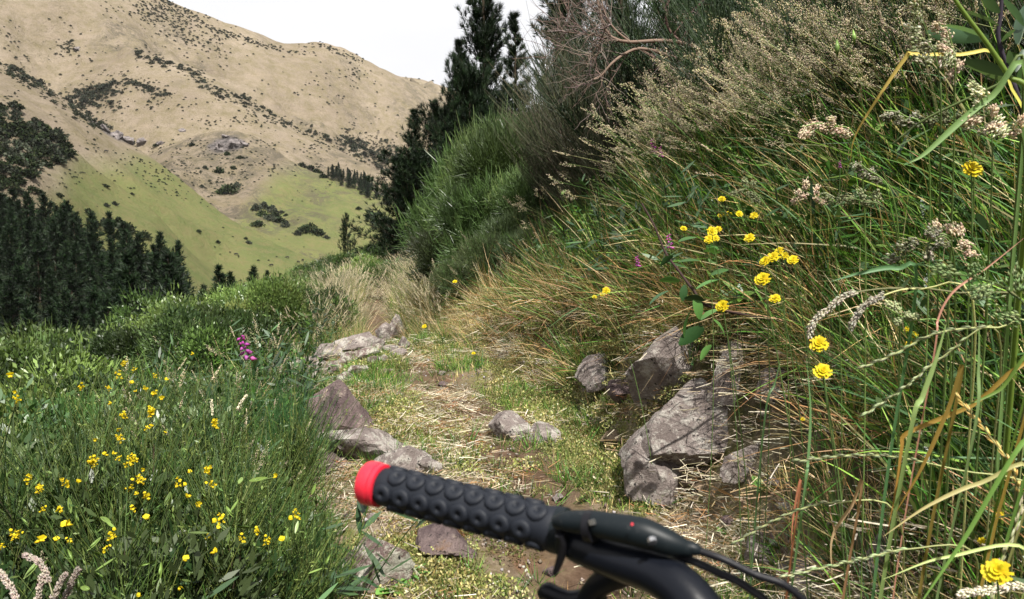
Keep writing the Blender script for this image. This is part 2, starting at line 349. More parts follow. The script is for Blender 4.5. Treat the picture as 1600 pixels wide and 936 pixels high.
# ---------------- object helpers ----------------
def tag(o, label=None, cat=None, group=None, kind=None):
    if label: o['label'] = label
    if cat: o['category'] = cat
    if group: o['group'] = group
    if kind: o['kind'] = kind
    return o
def link(name, data, parent=None, loc=None, rot=None, scl=None):
    o = bpy.data.objects.new(name, data); COL.objects.link(o)
    if parent: o.parent = parent
    if loc is not None: o.location = loc
    if rot is not None: o.rotation_euler = rot
    if scl is not None: o.scale = (scl,)*3 if np.isscalar(scl) else scl
    return o
def thing(name, label, cat, loc, group=None, rot=None, scl=None):
    return tag(link(name, None, None, loc, rot, scl), label, cat, group)
_ng = {}
def scatter(name, meshes, P, ROT, SCL, IDX, label=None, parent=None, kind='stuff', cat=None):
    """one object; its points carry which plant grows there, how it leans and how big it is"""
    key = tuple(m.name for m in meshes)
    if key not in _ng:
        kc = bpy.data.collections.new('kit_'+name)
        for i, m in enumerate(meshes):
            kc.objects.link(bpy.data.objects.new('%s_kit_%02d' % (name, i), m))
        g = bpy.data.node_groups.new('scatter_'+name, 'GeometryNodeTree')
        g.interface.new_socket('Geometry', in_out='INPUT', socket_type='NodeSocketGeometry'); g.interface.new_socket('Geometry', in_out='OUTPUT', socket_type='NodeSocketGeometry')
        N = g.nodes.new; Lk = g.links.new
        gi = N('NodeGroupInput'); go = N('NodeGroupOutput'); ip = N('GeometryNodeInstanceOnPoints'); ci = N('GeometryNodeCollectionInfo')
        ci.inputs['Collection'].default_value = kc; ci.inputs['Separate Children'].default_value = True; ci.inputs['Reset Children'].default_value = True
        def na(nm, ty):
            n = N('GeometryNodeInputNamedAttribute'); n.data_type = ty; n.inputs['Name'].default_value = nm; return n.outputs[0]
        e = N('FunctionNodeEulerToRotation'); Lk(na('rot', 'FLOAT_VECTOR'), e.inputs[0])
        Lk(gi.outputs[0], ip.inputs['Points']); Lk(ci.outputs[0], ip.inputs['Instance']); ip.inputs['Pick Instance'].default_value = True
        Lk(na('idx', 'INT'), ip.inputs['Instance Index']); Lk(e.outputs[0], ip.inputs['Rotation']); Lk(na('scl', 'FLOAT_VECTOR'), ip.inputs['Scale'])
        Lk(ip.outputs[0], go.inputs[0]); _ng[key] = g
    me = bpy.data.meshes.new(name); P = np.asarray(P, np.float32); n = len(P)
    me.vertices.add(n); me.vertices.foreach_set('co', P.ravel())
    a = me.attributes.new('rot', 'FLOAT_VECTOR', 'POINT'); a.data.foreach_set('vector', np.asarray(ROT, np.float32).ravel())
    SCL = np.asarray(SCL, np.float32); SCL = np.repeat(SCL[:, None], 3, 1) if SCL.ndim == 1 else SCL
    a = me.attributes.new('scl', 'FLOAT_VECTOR', 'POINT'); a.data.foreach_set('vector', SCL.ravel())
    a = me.attributes.new('idx', 'INT', 'POINT'); a.data.foreach_set('value', np.asarray(IDX, np.int32))
    o = link(name, me, parent); md = o.modifiers.new('scatter', 'NODES'); md.node_group = _ng[key]
    if kind: o['kind'] = kind
    if label: o['label'] = label
    if cat: o['category'] = cat
    return o

# ---------------- the ground and the hills as real relief ----------------
def polar(radii, az, name, mat, attrs, centre=False, close=False):
    A, Rr = np.meshgrid(az, radii); X = Rr*np.sin(A); Y = Rr*np.cos(A); Z, wh = H(X, Y, True)
    nr, na_ = X.shape; V = np.stack([X, Y, Z], -1).reshape(-1, 3)
    i = np.arange(nr-1)[:, None]*na_; j = np.arange(na_-1)[None]
    F = np.stack([i+j, i+na_+j, i+na_+j+1, i+j+1], -1).reshape(-1, 4)
    if close:
        i = np.arange(nr-1)*na_; F = np.concatenate([F, np.stack([i+na_-1, i+na_+na_-1, i+na_, i], -1)])
    g = Geo(); g.add(V, F, (1, 1, 1))
    if centre:
        g.add([[0, 0, float(H(0., 0.))]], np.zeros((0, 3), int), (1, 1, 1)); k = g.n-1
        j = np.arange(na_-1); g.f.append(np.stack([np.full(na_-1, k), j, j+1], -1)); g.f.append(np.array([[k, na_-1, 0]]))
    me = g.mesh(name, mat, smooth=True)
    d = attrs(X.ravel(), Y.ravel(), Z.ravel(), wh.ravel())
    for k, v in d.items():
        v = np.concatenate([v, np.zeros(len(me.vertices)-len(v))]).astype(np.float32)
        me.attributes.new(k, 'FLOAT', 'POINT').data.foreach_set('value', v)
    return tag(link(name, me), kind='structure')
az_in = np.linspace(R(-40), R(40), 460); az_out = np.linspace(R(40), R(320), 90)[1:-1]
az = np.concatenate([az_in, az_out])
def g_attrs(X, Y, Z, W):
    u = X-xc(Y); w_ = hw(Y); d = np.abs(u)-w_
    li = sstep(-.5, -.05, d)*.7+.3*sstep(.05, .3, vn(X*1.4, Y*1.4, 61))
    mo_ = sstep(-.45, -.1, d)*(1-sstep(.25, .6, d))+.25
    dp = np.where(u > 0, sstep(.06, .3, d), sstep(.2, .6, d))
    tr_ = np.exp(-((u-.02+.12*fbm(X*0+1, Y*.8, 2, 33))/.23)**2)*(Y > .5)
    return dict(tread=tr_, litter=np.clip(li*(1-.6*tr_), 0, 1), moss=np.clip(mo_, 0, 1), deep=dp)
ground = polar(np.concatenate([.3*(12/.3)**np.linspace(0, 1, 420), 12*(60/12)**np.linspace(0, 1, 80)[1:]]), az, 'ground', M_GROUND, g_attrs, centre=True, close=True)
def hill_zone(x, y, z, wh):
    """green pasture, scrub, rock on the far slopes, by where they lie"""
    n = fbm(x/90, y/90, 4, 71)*14
    px = np.clip(proj(x, y, z)[0], 0, 160); lim = np.interp(np.arctan2(x, y), [math.atan(-1.0), math.atan(-.6), math.atan(-.53), math.atan(-.45)], [-60, -20, 16, 26])
    g_ = np.where(wh == 6, 1-sstep(-16, 16, z-lim+n*.9), np.where(wh == 5, 1-sstep(-16, 14, z-np.interp(np.arctan2(x, y), [math.atan((q-800)/FPX) for q in (340, 385, 430, 480, 640)], [-70, -18, 12, 24, 24])+n*.5), 0.))
    g_ = np.where(wh <= 1, 1.0, g_); g_ = np.where(wh == 7, .8, g_)
    return g_
def h_attrs(X, Y, Z, W):
    g_ = hill_zone(X, Y, Z, W)
    sc = sstep(-.08, .35, fbm(X/150, Y/150, 4, 81)+.25*fbm(X/35, Y/35, 3, 82))*(W < 6)*(W > 1)*.8
    px, py, f = proj(X, Y, Z)
    dk = ((W == 7) | (W == 0)).astype(float)*.9
    o = hit1(356, 226, rmin=300); rk = np.exp(-((X-o.x)**2+(Y-o.y)**2)/22**2)
    for a_, b_ in ((172, 207),):
        q = hit1(a_, b_, rmin=300); rk = rk+.8*np.exp(-((X-q.x)**2+(Y-q.y)**2)/20**2)
    rk = sstep(.25, .5, rk+.25*fbm(X/12, Y/12, 3, 83))
    return dict(green=g_, scrub=sc, rocky=rk, dark=dk)
az2 = np.concatenate([np.linspace(R(-40), R(40), 640), az_out])
hills = polar(59.5*(7000/59.5)**np.linspace(0, 1, 400), az2, 'hills', M_HILL, h_attrs, close=True)

# ---------------- plant kit ----------------
UP = np.array([0, 0, 1.])
G1 = [(.045, .115, .018), (.065, .15, .024), (.10, .185, .03), (.035, .085, .022), (.13, .20, .04)]
G2 = [(.06, .12, .05), (.08, .15, .06), (.05, .10, .045)]
STRAW = [(.50, .40, .22), (.42, .33, .18), (.56, .47, .29), (.38, .27, .13), (.48, .36, .16)]
RUST = [(.36, .20, .09), (.30, .15, .07), (.42, .27, .13), (.50, .38, .21), (.38, .26, .15)]
SEED = [(.58, .50, .35), (.50, .42, .30), (.52, .42, .35), (.44, .42, .24), (.64, .58, .42)]
def fan(n, r0, lean, r=rng, up=1.0):
    a = r.uniform(0, 2*math.pi, n); rr = r0*np.sqrt(r.uniform(0, 1, n))
    base = np.stack([rr*np.cos(a), rr*np.sin(a), np.zeros(n)-.01], 1)
    a2 = a+r.normal(0, .7, n); l = np.abs(r.normal(0, lean, n))
    d = np.stack([np.cos(a2)*l, np.sin(a2)*l, np.full(n, up)], 1)
    return base, nrm(d), np.stack([np.cos(a2), np.sin(a2), 0*a2], 1)
def tuft(n, L, W, pal, r0=.06, lean=.35, droop=.35, segs=4, name='tuft', mat=None, dry=0):
    g = Geo(); b, d, o = fan(n, r0, lean); l = L*rng.uniform(.5, 1.1, n)
    dr = rng.uniform(.2, 1.3, n)[:, None]*droop
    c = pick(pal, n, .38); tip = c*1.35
    if dry:
        k = rng.random(n) < dry; c[k] = pick(STRAW+RUST, k.sum()); tip[k] = c[k]
        k2 = rng.random(n) < .12; tip[k2] = pick(STRAW, k2.sum())
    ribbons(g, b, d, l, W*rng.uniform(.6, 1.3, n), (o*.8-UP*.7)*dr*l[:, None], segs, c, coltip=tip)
    return g.mesh(name, mat or M_GRASS)
def panicle(g, p0, d, L, dens, W, gl, pal, spread=.25):
    """seed head along a gently curved axis from p0"""
    n = int(dens); t = rng.uniform(0, 1, n)
    ax = nrm(d); out_ = sph(n); out_ -= (out_@ax)[:, None]*ax
    prof = np.sin(np.pi*np.clip(t*.9+.1, 0, 1))**.7
    P = p0+ax*(t*L)[:, None]+out_*(W*prof*rng.uniform(.1, 1, n))[:, None]
    grains(g, P, ax+out_*spread, gl*rng.uniform(.7, 1.3, n), gl*.36, pick(pal, n, .15))
def seeded(n, L, pal_s, pal_h, head=.13, dens=60, W=.012, gl=.012, kind='plume', name='stalks', lean=.22, droop=.3):
    g = Geo(); b, d, o = fan(n, .07, lean); l = L*rng.uniform(.7, 1.1, n); K = 6; t = np.linspace(0, 1, K)
    bend = (o*.9-UP*.35)*(rng.uniform(.2, 1.2, n)*droop)[:, None]*l[:, None]
    P = b[:, None]+d[:, None]*(l[:, None]*t)[..., None]+bend[:, None]*(t**2)[None, :, None]
    cs = pick(pal_s, n); tubes(g, P, np.linspace(.0016, .0009, K), cs)
    for i in range(n):
        ax = nrm(P[i, -1]-P[i, -2]); hl = head*rng.uniform(.6, 1.3)
        if kind == 'plume': panicle(g, P[i, -1]-ax*hl*.4, ax, hl, dens, W*rng.uniform(.6, 1.4), gl, pal_h)
        elif kind == 'cocks':
            for q in range(rng.integers(3, 7)):
                tt = q/6; so = sph(1)[0]; so -= (so@ax)*ax; pb = P[i, -1]+ax*hl*(tt-.5)
                e = nrm(ax*1.2+so*.8); el = hl*.42*(1-tt*.6)
                tubes(g, np.stack([pb, pb+e*el])[None], np.array([.0008, .0006]), cs[i])
                panicle(g, pb+e*el*.35, e, el, dens/5, .012*rng.uniform(.7, 1.3), .010, pal_h, .6)
        else:  # rye: flat alternating spikelets
            m = 14; tt = np.arange(m)/m; so = sph(1)[0]; so -= (so@ax)*ax; so = nrm(so)
            sg = np.where(np.arange(m) % 2, 1, -1)[:, None]
            grains(g, P[i, -1]+ax*(hl*1.3*(tt-.4))[:, None], ax*1.0+so*sg*.35, .016, .005, pick(pal_h, m, .1))
    nb = n*2; b, d, o = fan(nb, .07, .3); ll = L*.55*rng.uniform(.5, 1, nb)
    ribbons(g, b, d, ll, .005*rng.uniform(.6, 1.3, nb), (o*.8-UP*.6)*(.35*ll)[:, None], 3, pick(pal_s, nb))
    return g.mesh(name, M_DRY)
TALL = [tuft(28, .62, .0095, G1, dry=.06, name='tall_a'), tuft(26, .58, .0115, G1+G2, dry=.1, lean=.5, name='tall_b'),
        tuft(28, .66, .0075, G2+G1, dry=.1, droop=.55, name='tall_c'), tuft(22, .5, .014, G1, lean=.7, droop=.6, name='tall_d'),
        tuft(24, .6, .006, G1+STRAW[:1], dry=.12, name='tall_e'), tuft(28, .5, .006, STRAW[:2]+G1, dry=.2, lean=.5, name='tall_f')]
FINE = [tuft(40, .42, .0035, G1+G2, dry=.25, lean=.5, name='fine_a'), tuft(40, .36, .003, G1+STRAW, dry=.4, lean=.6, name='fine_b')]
SGRASS = [(.07, .15, .035), (.11, .19, .05), (.18, .22, .08), (.30, .28, .13)]
SEEDY = [seeded(7, .85, SGRASS, SEED, kind='cocks', dens=70, gl=.013, name='seed_a'), seeded(7, .8, SGRASS, SEED, kind='plume', head=.11, dens=70, W=.010, gl=.010, name='seed_b'),
         seeded(8, .75, SGRASS, SEED, kind='plume', head=.16, dens=60, W=.022, gl=.008, droop=.5, name='seed_c'), seeded(7, .9, SGRASS, SEED, kind='cocks', head=.16, dens=80, name='seed_d'),
         seeded(7, .8, SGRASS, [(.26, .30, .13), (.38, .38, .2)], kind='rye', head=.2, name='seed_e', droop=.5), seeded(9, .7, STRAW, SEED, kind='plume', head=.09, dens=45, W=.008, gl=.009, lean=.4, name='seed_f')]
DRYT = [tuft(34, .45, .004, RUST+STRAW, lean=.7, droop=.9, name='dry_a', mat=M_DRY), tuft(34, .38, .0035, STRAW+RUST[:2], lean=.9, droop=1.0, name='dry_b', mat=M_DRY),
        tuft(30, .42, .004, RUST+G1[:3], lean=.8, droop=.9, name='dry_c', mat=M_DRY), tuft(36, .34, .003, STRAW, lean=1.0, droop=.7, name='dry_d', mat=M_DRY)]
TURF = [tuft(26, .085, .003, G1+[(.17, .24, .06)], r0=.05, lean=.8, droop=.4, segs=2, dry=.15, name='turf_a'), tuft(22, .06, .003, G1+STRAW[:2], r0=.06, lean=1.0, segs=2, dry=.3, name='turf_b'),
        tuft(18, .15, .0045, G1, r0=.03, lean=.8, droop=.6, segs=3, name='turf_c')]
def litter_mesh(name, n, pal):
    g = Geo(); b = np.stack([rng.normal(0, .06, n), rng.normal(0, .06, n), rng.uniform(0, .018, n)], 1)
    a = rng.uniform(0, 2*math.pi, n); d = np.stack([np.cos(a), np.sin(a), rng.normal(0, .12, n)], 1)
    l = rng.uniform(.015, .07, n); ribbons(g, b, d, l, rng.uniform(.001, .0028, n), np.stack([-np.sin(a), np.cos(a), 0*a], 1)*(rng.normal(0, .4, n)*l)[:, None], 3, pick(pal, n, .2), prof='flat')
    return g.mesh(name, M_DRY)
LITTER = [litter_mesh('lit_a', 56, [(.46, .39, .28), (.38, .31, .21), (.56, .50, .40)]), litter_mesh('lit_b', 40, [(.40, .30, .20), (.34, .24, .15), (.46, .38, .27)]+RUST[:2]), litter_mesh('lit_c', 46, [(.52, .46, .38), (.40, .33, .25), (.62, .56, .47)])]
def moss_mesh(name, n, pal, R0=.055, h=.02, s=.007):
    g = Geo(); rr = R0*np.sqrt(rng.random(n)); a = rng.uniform(0, 2*math.pi, n)
    P = np.stack([rr*np.cos(a), rr*np.sin(a), h*(1-(rr/R0)**2)*rng.uniform(.2, 1.1, n)], 1)
    d = nrm(sph(n)+UP*.9); ribbons(g, P, d, s*rng.uniform(.6, 1.5, n), s*.7, 0, 2, pick(pal, n, .22), prof='leaf')
    return g.mesh(name, M_LEAF)
MOSS = [moss_mesh('moss_a', 150, [(.33, .33, .12), (.26, .28, .09), (.40, .38, .18)]), moss_mesh('moss_b', 150, [(.30, .33, .10), (.42, .38, .16), (.20, .25, .07)], h=.035, s=.008),
        moss_mesh('moss_c', 130, [(.45, .38, .17), (.36, .30, .12), (.26, .30, .09)], h=.03)]
MOSSR = [moss_mesh('moss_r', 170, [(.30, .10, .035), (.24, .08, .03), (.36, .16, .06), (.16, .06, .03)], R0=.06, h=.022, s=.006), moss_mesh('moss_s', 150, [(.26, .12, .05), (.20, .09, .04), (.34, .2, .08)], R0=.05, h=.018, s=.006)]
def leafy_mesh(name, n, L, W, pal, h=.3, r0=.14, stem=True):
    g = Geo(); ns = max(3, n//9); b, d, o = fan(ns, .03, .6); K = 5; t = np.linspace(0, 1, K); l = h*rng.uniform(.6, 1.1, ns)
    P = b[:, None]+d[:, None]*(l[:, None]*t)[..., None]+o[:, None]*(r0*.5*t**2)[None, :, None]
    if stem: tubes(g, P, np.linspace(.0022, .001, K), pick(G1, ns))
    i = rng.integers(0, ns, n); tt = rng.uniform(.15, 1, n); p = P[i, 0]+(P[i, -1]-P[i, 0])*tt[:, None]
    dd = nrm(sph(n)*np.array([1, 1, .4])+UP*.25); l2 = L*rng.uniform(.6, 1.25, n)
    ribbons(g, p, dd, l2, W*rng.uniform(.7, 1.2, n), -UP*(.35*l2)[:, None], 4, pick(pal, n), prof='leaf', side=nrm(np.cross(dd, UP)+sph(n)*.3))
    return g.mesh(name, M_LEAF)
LEAFY = [leafy_mesh('leafy_a', 54, .05, .018, G1, .34), leafy_mesh('leafy_b', 70, .03, .013, G1+G2, .28), leafy_mesh('leafy_c', 44, .07, .014, G2, .42)]
ROSET = [leafy_mesh('roset_a', 12, .055, .024, [(.10, .20, .04), (.14, .25, .05)], .02, stem=False), leafy_mesh('roset_b', 9, .04, .02, [(.12, .22, .05)], .02, stem=False)]
PEB = []
for k in range(3):
    g = Geo(); n = 14; grains(g, np.stack([rng.normal(0, .06, n), rng.normal(0, .06, n), rng.uniform(-.004, .004, n)], 1), sph(n)*np.array([1, 1, .3]), rng.uniform(.006, .028, n), rng.uniform(.006, .02, n), pick([(.34, .29, .25), (.25, .2, .16), (.45, .41, .37)], n))
    PEB.append(g.mesh('pebbles_%d' % k, M_BARK))

# broom: many whippy green twigs off a few stems
BRG = [(.07, .125, .03), (.09, .15, .035), (.12, .175, .045), (.05, .095, .03)]
BRY = [(.14, .19, .045), (.17, .22, .06), (.11, .16, .04)]
def broom_mesh(name, h, rad, nst=26, ntw=620, pal=BRG, leaf=1500, mat=None, upright=.9, tw=.0018, lw=.005, ll=.014, wood=(.12, .10, .06), lift=.35, tmin=.25, tl=.34):
    g = Geo(); K = 7; t = np.linspace(0, 1, K)
    a = rng.uniform(0, 2*math.pi, nst); l = rng.uniform(.25, 1, nst)**.6
    P = np.zeros((nst, K, 3)); ht = h*np.sqrt(np.clip(1-(.85*l)**2, .12, 1))*rng.uniform(.75, 1.05, nst)
    for k in range(K):
        P[:, k, 0] = np.cos(a)*rad*l*t[k]**.8; P[:, k, 1] = np.sin(a)*rad*l*t[k]**.8; P[:, k, 2] = ht*(t[k]**1.15)
    P[:, 1:-1] += rng.normal(0, .03*h, (nst, K-2, 3))
    tubes(g, P, np.linspace(.011, .003, K)*h/1.2, pick([wood], nst), 4)
    stems = g; g = Geo()
    def pts(n, lo):
        i = rng.integers(0, nst, n); u = lo+(1-lo)*rng.random(n)**.7; f = u*(K-1); k = np.minimum(f.astype(int), K-2); q = (f-k)[:, None]
        return P[i, k]*(1-q)+P[i, k+1]*q, nrm(P[i, k+1]-P[i, k])
    p, d = pts(ntw, tmin); L = h*tl*rng.uniform(.45, 1.15, ntw)
    d = nrm(d*.6+sph(ntw)*.75*np.array([1, 1, .6])+UP*upright*lift*2)
    K2 = 4; t2 = np.linspace(0, 1, K2)
    Q = p[:, None]+d[:, None]*(L[:, None]*t2)[..., None]+(UP*.18*L[:, None])[:, None]*(t2**2)[None, :, None]
    c = pick(pal, ntw); tubes(g, Q, np.linspace(tw*1.3, tw*.6, K2), c, 3)
    i = rng.integers(0, ntw, leaf); u = rng.random(leaf)[:, None]; pp = Q[i, 0]+(Q[i, -1]-Q[i, 0])*u
    dd = nrm(d[i]+sph(leaf)*.8); ribbons(g, pp, dd, ll*rng.uniform(.6, 1.5, leaf), lw*rng.uniform(.6, 1.3, leaf), 0, 2, c[i]*rng.uniform(.9, 1.5, (leaf, 1)), prof='leaf')
    return stems.mesh(name+'_stems', M_BARK), g.mesh(name+'_twigs', mat or M_BROOM), Q
BROOM = [broom_mesh('broom_a', 1.2, .75, ntw=1700, leaf=9000, lift=.28, pal=BRG+BRY[:2], ll=.016, lw=.006), broom_mesh('broom_b', 1.1, .85, nst=34, ntw=1700, leaf=6500, pal=BRY+BRG),
         broom_mesh('broom_c', 1.3, .65, ntw=1800, leaf=3200, pal=BRG+[(.05, .11, .035)], lift=.8), broom_mesh('broom_d', 1.1, .8, nst=34, ntw=1500, leaf=7000, pal=BRY, ll=.02, lw=.010)]
BROOM[2] = broom_mesh('broom_e', 1.2, .8, nst=40, ntw=1500, leaf=1800, pal=[(.045, .12, .035), (.06, .15, .04), (.04, .095, .03)], lift=.35, tl=.45, tw=.0022)
DARKB = broom_mesh('dead_broom', 2.4, 1.25, nst=46, ntw=4200, leaf=2600, pal=[(.10, .105, .06), (.14, .135, .085), (.07, .10, .045), (.18, .17, .12)], mat=M_BARK, lift=.15, tw=.0026, ll=.02, tl=.3, wood=(.16, .12, .10))
DARKG = broom_mesh('dark_broom', 2.0, 1.3, nst=46, ntw=3000, leaf=7000, pal=[(.025, .05, .02), (.035, .065, .025), (.05, .08, .03)], tw=.003, ll=.03, lw=.012, lift=.2)

def thicket_mesh(name, h, rad, lobes=9, n=9000, L=.05, W=.026, pal=None):
    g = Geo(); a = rng.uniform(0, 2*math.pi, lobes); rr = rad*.62*np.sqrt(rng.random(lobes)); hz = h*rng.uniform(.45, .8, lobes)*(1-.35*rr/rad); C = np.stack([rr*np.cos(a), rr*np.sin(a), hz], 1); lr = rng.uniform(.28, .5, lobes)*rad
    K = 5; t = np.linspace(0, 1, K); P = C[:, None]*np.array([1, 1, 1])*t[None, :, None]; P[:, 1:-1] += rng.normal(0, .04*h, (lobes, K-2, 3)); tubes(g, P, np.linspace(.02, .008, K)*h, pick([(.13, .10, .06)], lobes), 4); st = g; g = Geo()
    i = rng.integers(0, lobes, n); u = sph(n); u[:, 2] = np.abs(u[:, 2])*1.1-.25; q = nrm(u); bump = 1+.28*np.sin(q[:, 0]*9+i)*np.cos(q[:, 1]*8-i)*np.sin(q[:, 2]*7+2*i)
    p = C[i]+q*(lr[i]*bump*rng.uniform(.6, 1.08, n)**.6)[:, None]*np.array([1, 1, .9]); p[:, 2] = np.maximum(p[:, 2], .02)
    d = nrm(q*.9+sph(n)*.8+UP*.35); base = pick(pal, lobes, .2)[i]*np.random.default_rng(3).uniform(.7, 1.4, (n, 1))
    ribbons(g, p, d, L*rng.uniform(.5, 1.4, n), W*rng.uniform(.6, 1.2, n), -UP*L*.2, 2, base, prof='leaf')
    m = n//9; j = rng.integers(0, n, m); d2 = nrm(q[j]*.6+UP*.9+sph(m)*.3); tubes(g, p[j][:, None]+d2[:, None]*(h*.13*rng.uniform(.4, 1.2, m)[:, None]*np.linspace(0, 1, 3))[..., None], np.array([.004, .003, .0015])*h, base[j]*1.1, 3)
    return st.mesh(name+'_stems', M_BARK), g.mesh(name+'_leaves', M_LEAF), p.reshape(-1, 1, 3)
TG = [(.10, .165, .04), (.13, .20, .05), (.07, .12, .03)]; TY = [(.17, .235, .06), (.21, .27, .075), (.14, .195, .05)]; TD = [(.035, .06, .018), (.05, .08, .025)]
THICK = [thicket_mesh('thicket_a', 1.2, 1.0, pal=TG), thicket_mesh('thicket_b', 1.2, 1.0, lobes=12, pal=TY+TG[:1]), thicket_mesh('thicket_c', 1.2, 1.0, lobes=10, pal=TY), thicket_mesh('thicket_d', 1.2, 1.0, lobes=9, pal=TD+TG[:1])]
FEATH = [thicket_mesh('feathery_a', 2.0, 1.05, lobes=14, n=20000, L=.17, W=.009, pal=[(.09, .15, .045), (.065, .115, .035), (.12, .18, .055)]), thicket_mesh('feathery_b', 2.0, 1.05, lobes=12, n=18000, L=.15, W=.009, pal=[(.06, .095, .035), (.085, .12, .045), (.05, .075, .03)])]
LOWL = [thicket_mesh('low_leafy_a', .8, .6, n=4600, L=.042, W=.018, pal=[(.06, .13, .035), (.08, .155, .045)]), thicket_mesh('low_leafy_b', .8, .6, n=4600, L=.038, W=.017, pal=[(.09, .16, .05), (.12, .18, .06), (.05, .10, .03)])]

# pines
PNC = [(.020, .044, .016), (.028, .060, .021), (.040, .078, .028), (.014, .032, .014)]
def pine_mesh(name, h, rad, nb=70, clumps=9, nn=22, nl=.17, nw=.012, start=.08, shape=1.0, tgap=0.0, curve=.5):
    g = Geo(); K = 8; z = np.linspace(0, h, K); P = np.stack([.05*h*.1*np.sin(z/h*5), .04*h*.1*np.cos(z/h*4)-.004*h, z], 1)[None]
    tubes(g, P, np.linspace(h*.016, h*.002, K), (.10, .075, .055), 6)
    zb = h*(start+(.99-start)*np.sort(rng.random(nb)**.85)); zb = np.round(zb/(h*.035))*(h*.035)+rng.normal(0, h*.004, nb)
    a = rng.uniform(0, 2*math.pi, nb); u = np.clip(zb/h, 0, 1)
    L = rad*(np.clip(1-u, 0, 1)**shape*1.0+.05)*rng.uniform(.5, 1.15, nb)
    t = np.linspace(0, 1, 5); el = .15+.75*u
    d = np.stack([np.cos(a), np.sin(a), el], 1)
    B = np.stack([0*zb, 0*zb, zb], 1)[:, None]+d[:, None]*(L[:, None]*t)[..., None]+(UP*(curve*L*.5)[:, None])[:, None]*(t**2)[None, :, None]
    tubes(g, B, np.linspace(1, .3, 5)*(h*.0022), (.09, .07, .05), 3)
    tr = g; g = Geo()
    C = []; D = []
    for i in range(nb):
        m = max(2, int(clumps*(.35+L[i]/rad)))
        q = rng.uniform(.25, 1, m); q[0] = 1; f = q*4; k = np.minimum(f.astype(int), 3); w_ = (f-k)[:, None]
        p = B[i][k]*(1-w_)+B[i][k+1]*w_; off = rng.normal(0, .10*L[i], (m, 3)); off[0] = 0
        C.append(p+off*np.array([1, 1, .5])); D.append(nrm(np.tile(nrm(B[i][4]-B[i][3]), (m, 1))+off*2+UP*.5))
    C.append(np.array([[0, 0, h]])); D.append(UP[None])
    C = np.concatenate(C); D = np.concatenate(D); n = len(C)*nn
    Ci = np.repeat(C, nn, 0); Di = np.repeat(D, nn, 0); tt = rng.random(n)[:, None]
    dd = nrm(Di*.9+sph(n)*.8); ribbons(g, Ci-Di*nl*.6*tt, dd, nl*rng.uniform(.6, 1.2, n), nw, 0, 1, np.repeat(pick(PNC, len(C), .3), nn, 0), prof='blade')
    return tr.mesh(name+'_wood', M_BARK), g.mesh(name+'_needles', M_PINE)
PINES = [pine_mesh('pine_a', 12, 2.6, nb=170, clumps=17, nn=22, nl=.30, nw=.024), pine_mesh('pine_b', 10, 1.7, nb=140, clumps=14, nn=20, nl=.27, nw=.022, shape=.8), pine_mesh('pine_c', 4, 1.1, nb=70, clumps=12, nn=18, nl=.16, nw=.014, shape=.8, curve=1.2)]
PINES.append(pine_mesh('pine_d', 6, 2.7, nb=190, clumps=15, nn=20, nl=.26, nw=.026, shape=.45, curve=.5, start=.0))
FARP = []
for k in range(4):
    FARP.append(pine_mesh('plantation_pine_%d' % k, 20, 4.2+.5*k, nb=120, clumps=7, nn=5, nl=1.3, nw=.28, start=.1, shape=.85, curve=.1))
def farshrub(name, n=170, pal=None, tall=.8):
    g = Geo(); p = sph(n)*rng.uniform(.55, 1, (n, 1)); p[:, 2] = np.abs(p[:, 2])*tall; p *= (1+.25*np.sin(p[:, :1]*5+1)*np.cos(p[:, 1:2]*4))
    ribbons(g, p-[0, 0, .05], nrm(p+sph(n)*.8), .42*rng.uniform(.6, 1.3, n), .3, 0, 2, pick(pal, n, .35), prof='leaf')
    return g.mesh(name, M_SHRUB)
FS = [farshrub('fs_a', pal=[(.065, .078, .05), (.085, .095, .06)]), farshrub('fs_b', pal=[(.06, .072, .05), (.075, .088, .06)], tall=.6), farshrub('fs_c', pal=[(.075, .085, .06), (.10, .10, .07)], tall=.7)]
FSD = [farshrub('fs_d', 260, pal=[(.028, .045, .02), (.04, .06, .028), (.055, .075, .03)], tall=1.0), farshrub('fs_e', 260, pal=[(.035, .055, .025), (.05, .065, .03)], tall=.9), farshrub('fs_f', 260, pal=[(.06, .075, .05), (.09, .10, .07)], tall=.9)]

# ---------------- ground cover, laid out by where it grows ----------------
def in_view(P, m=420, h=.6):
    px, py, f = proj(P[:, 0], P[:, 1], P[:, 2]+h*.5)
    return (f > .3) & (px > -m) & (px < 1600+m) & (py > -500) & (py < 936+420)
def sow(n, x0, x1, y0, y1, dens):
    X = rng.uniform(x0, x1, n); Y = rng.uniform(y0, y1, n); u = X-xc(Y); w_ = hw(Y); d = u-w_; e = -u-w_
    k = rng.random(n) < dens(X, Y, d, e); X = X[k]; Y = Y[k]; Z = H(X, Y)
    P = np.stack([X, Y, Z], 1); k2 = in_view(P); return P[k2], d[k][k2], e[k][k2]
def plant(name, kit, P, s0, s1, lean=(0, 0), tilt=.15, idx=None, sz=None, label=None):
    n = len(P); yaw = rng.uniform(0, 2*math.pi, n)
    # lean: tilt towards -x (down the bank) expressed after the yaw, so it is turned back by it
    rx = rng.normal(0, tilt, n); ry = rng.normal(0, tilt, n)
    lx, ly = lean
    M = []
    Z = np.stack([rx+lx, ry+ly], 1)
    ROT = np.zeros((n, 3))
    for i in range(n):
        q = Matrix.Rotation(Z[i, 1], 3, 'Y') @ Matrix.Rotation(Z[i, 0], 3, 'X') @ Matrix.Rotation(yaw[i], 3, 'Z')
        ROT[i] = q.to_euler()
    S = rng.uniform(s0, s1, n) if sz is None else sz*rng.uniform(s0, s1, n)
    I = rng.integers(0, len(kit), n) if idx is None else idx
    return scatter(name, kit, P, ROT, S, I, label)
near_clear = lambda X, Y, m: (np.hypot(X, Y) > m)
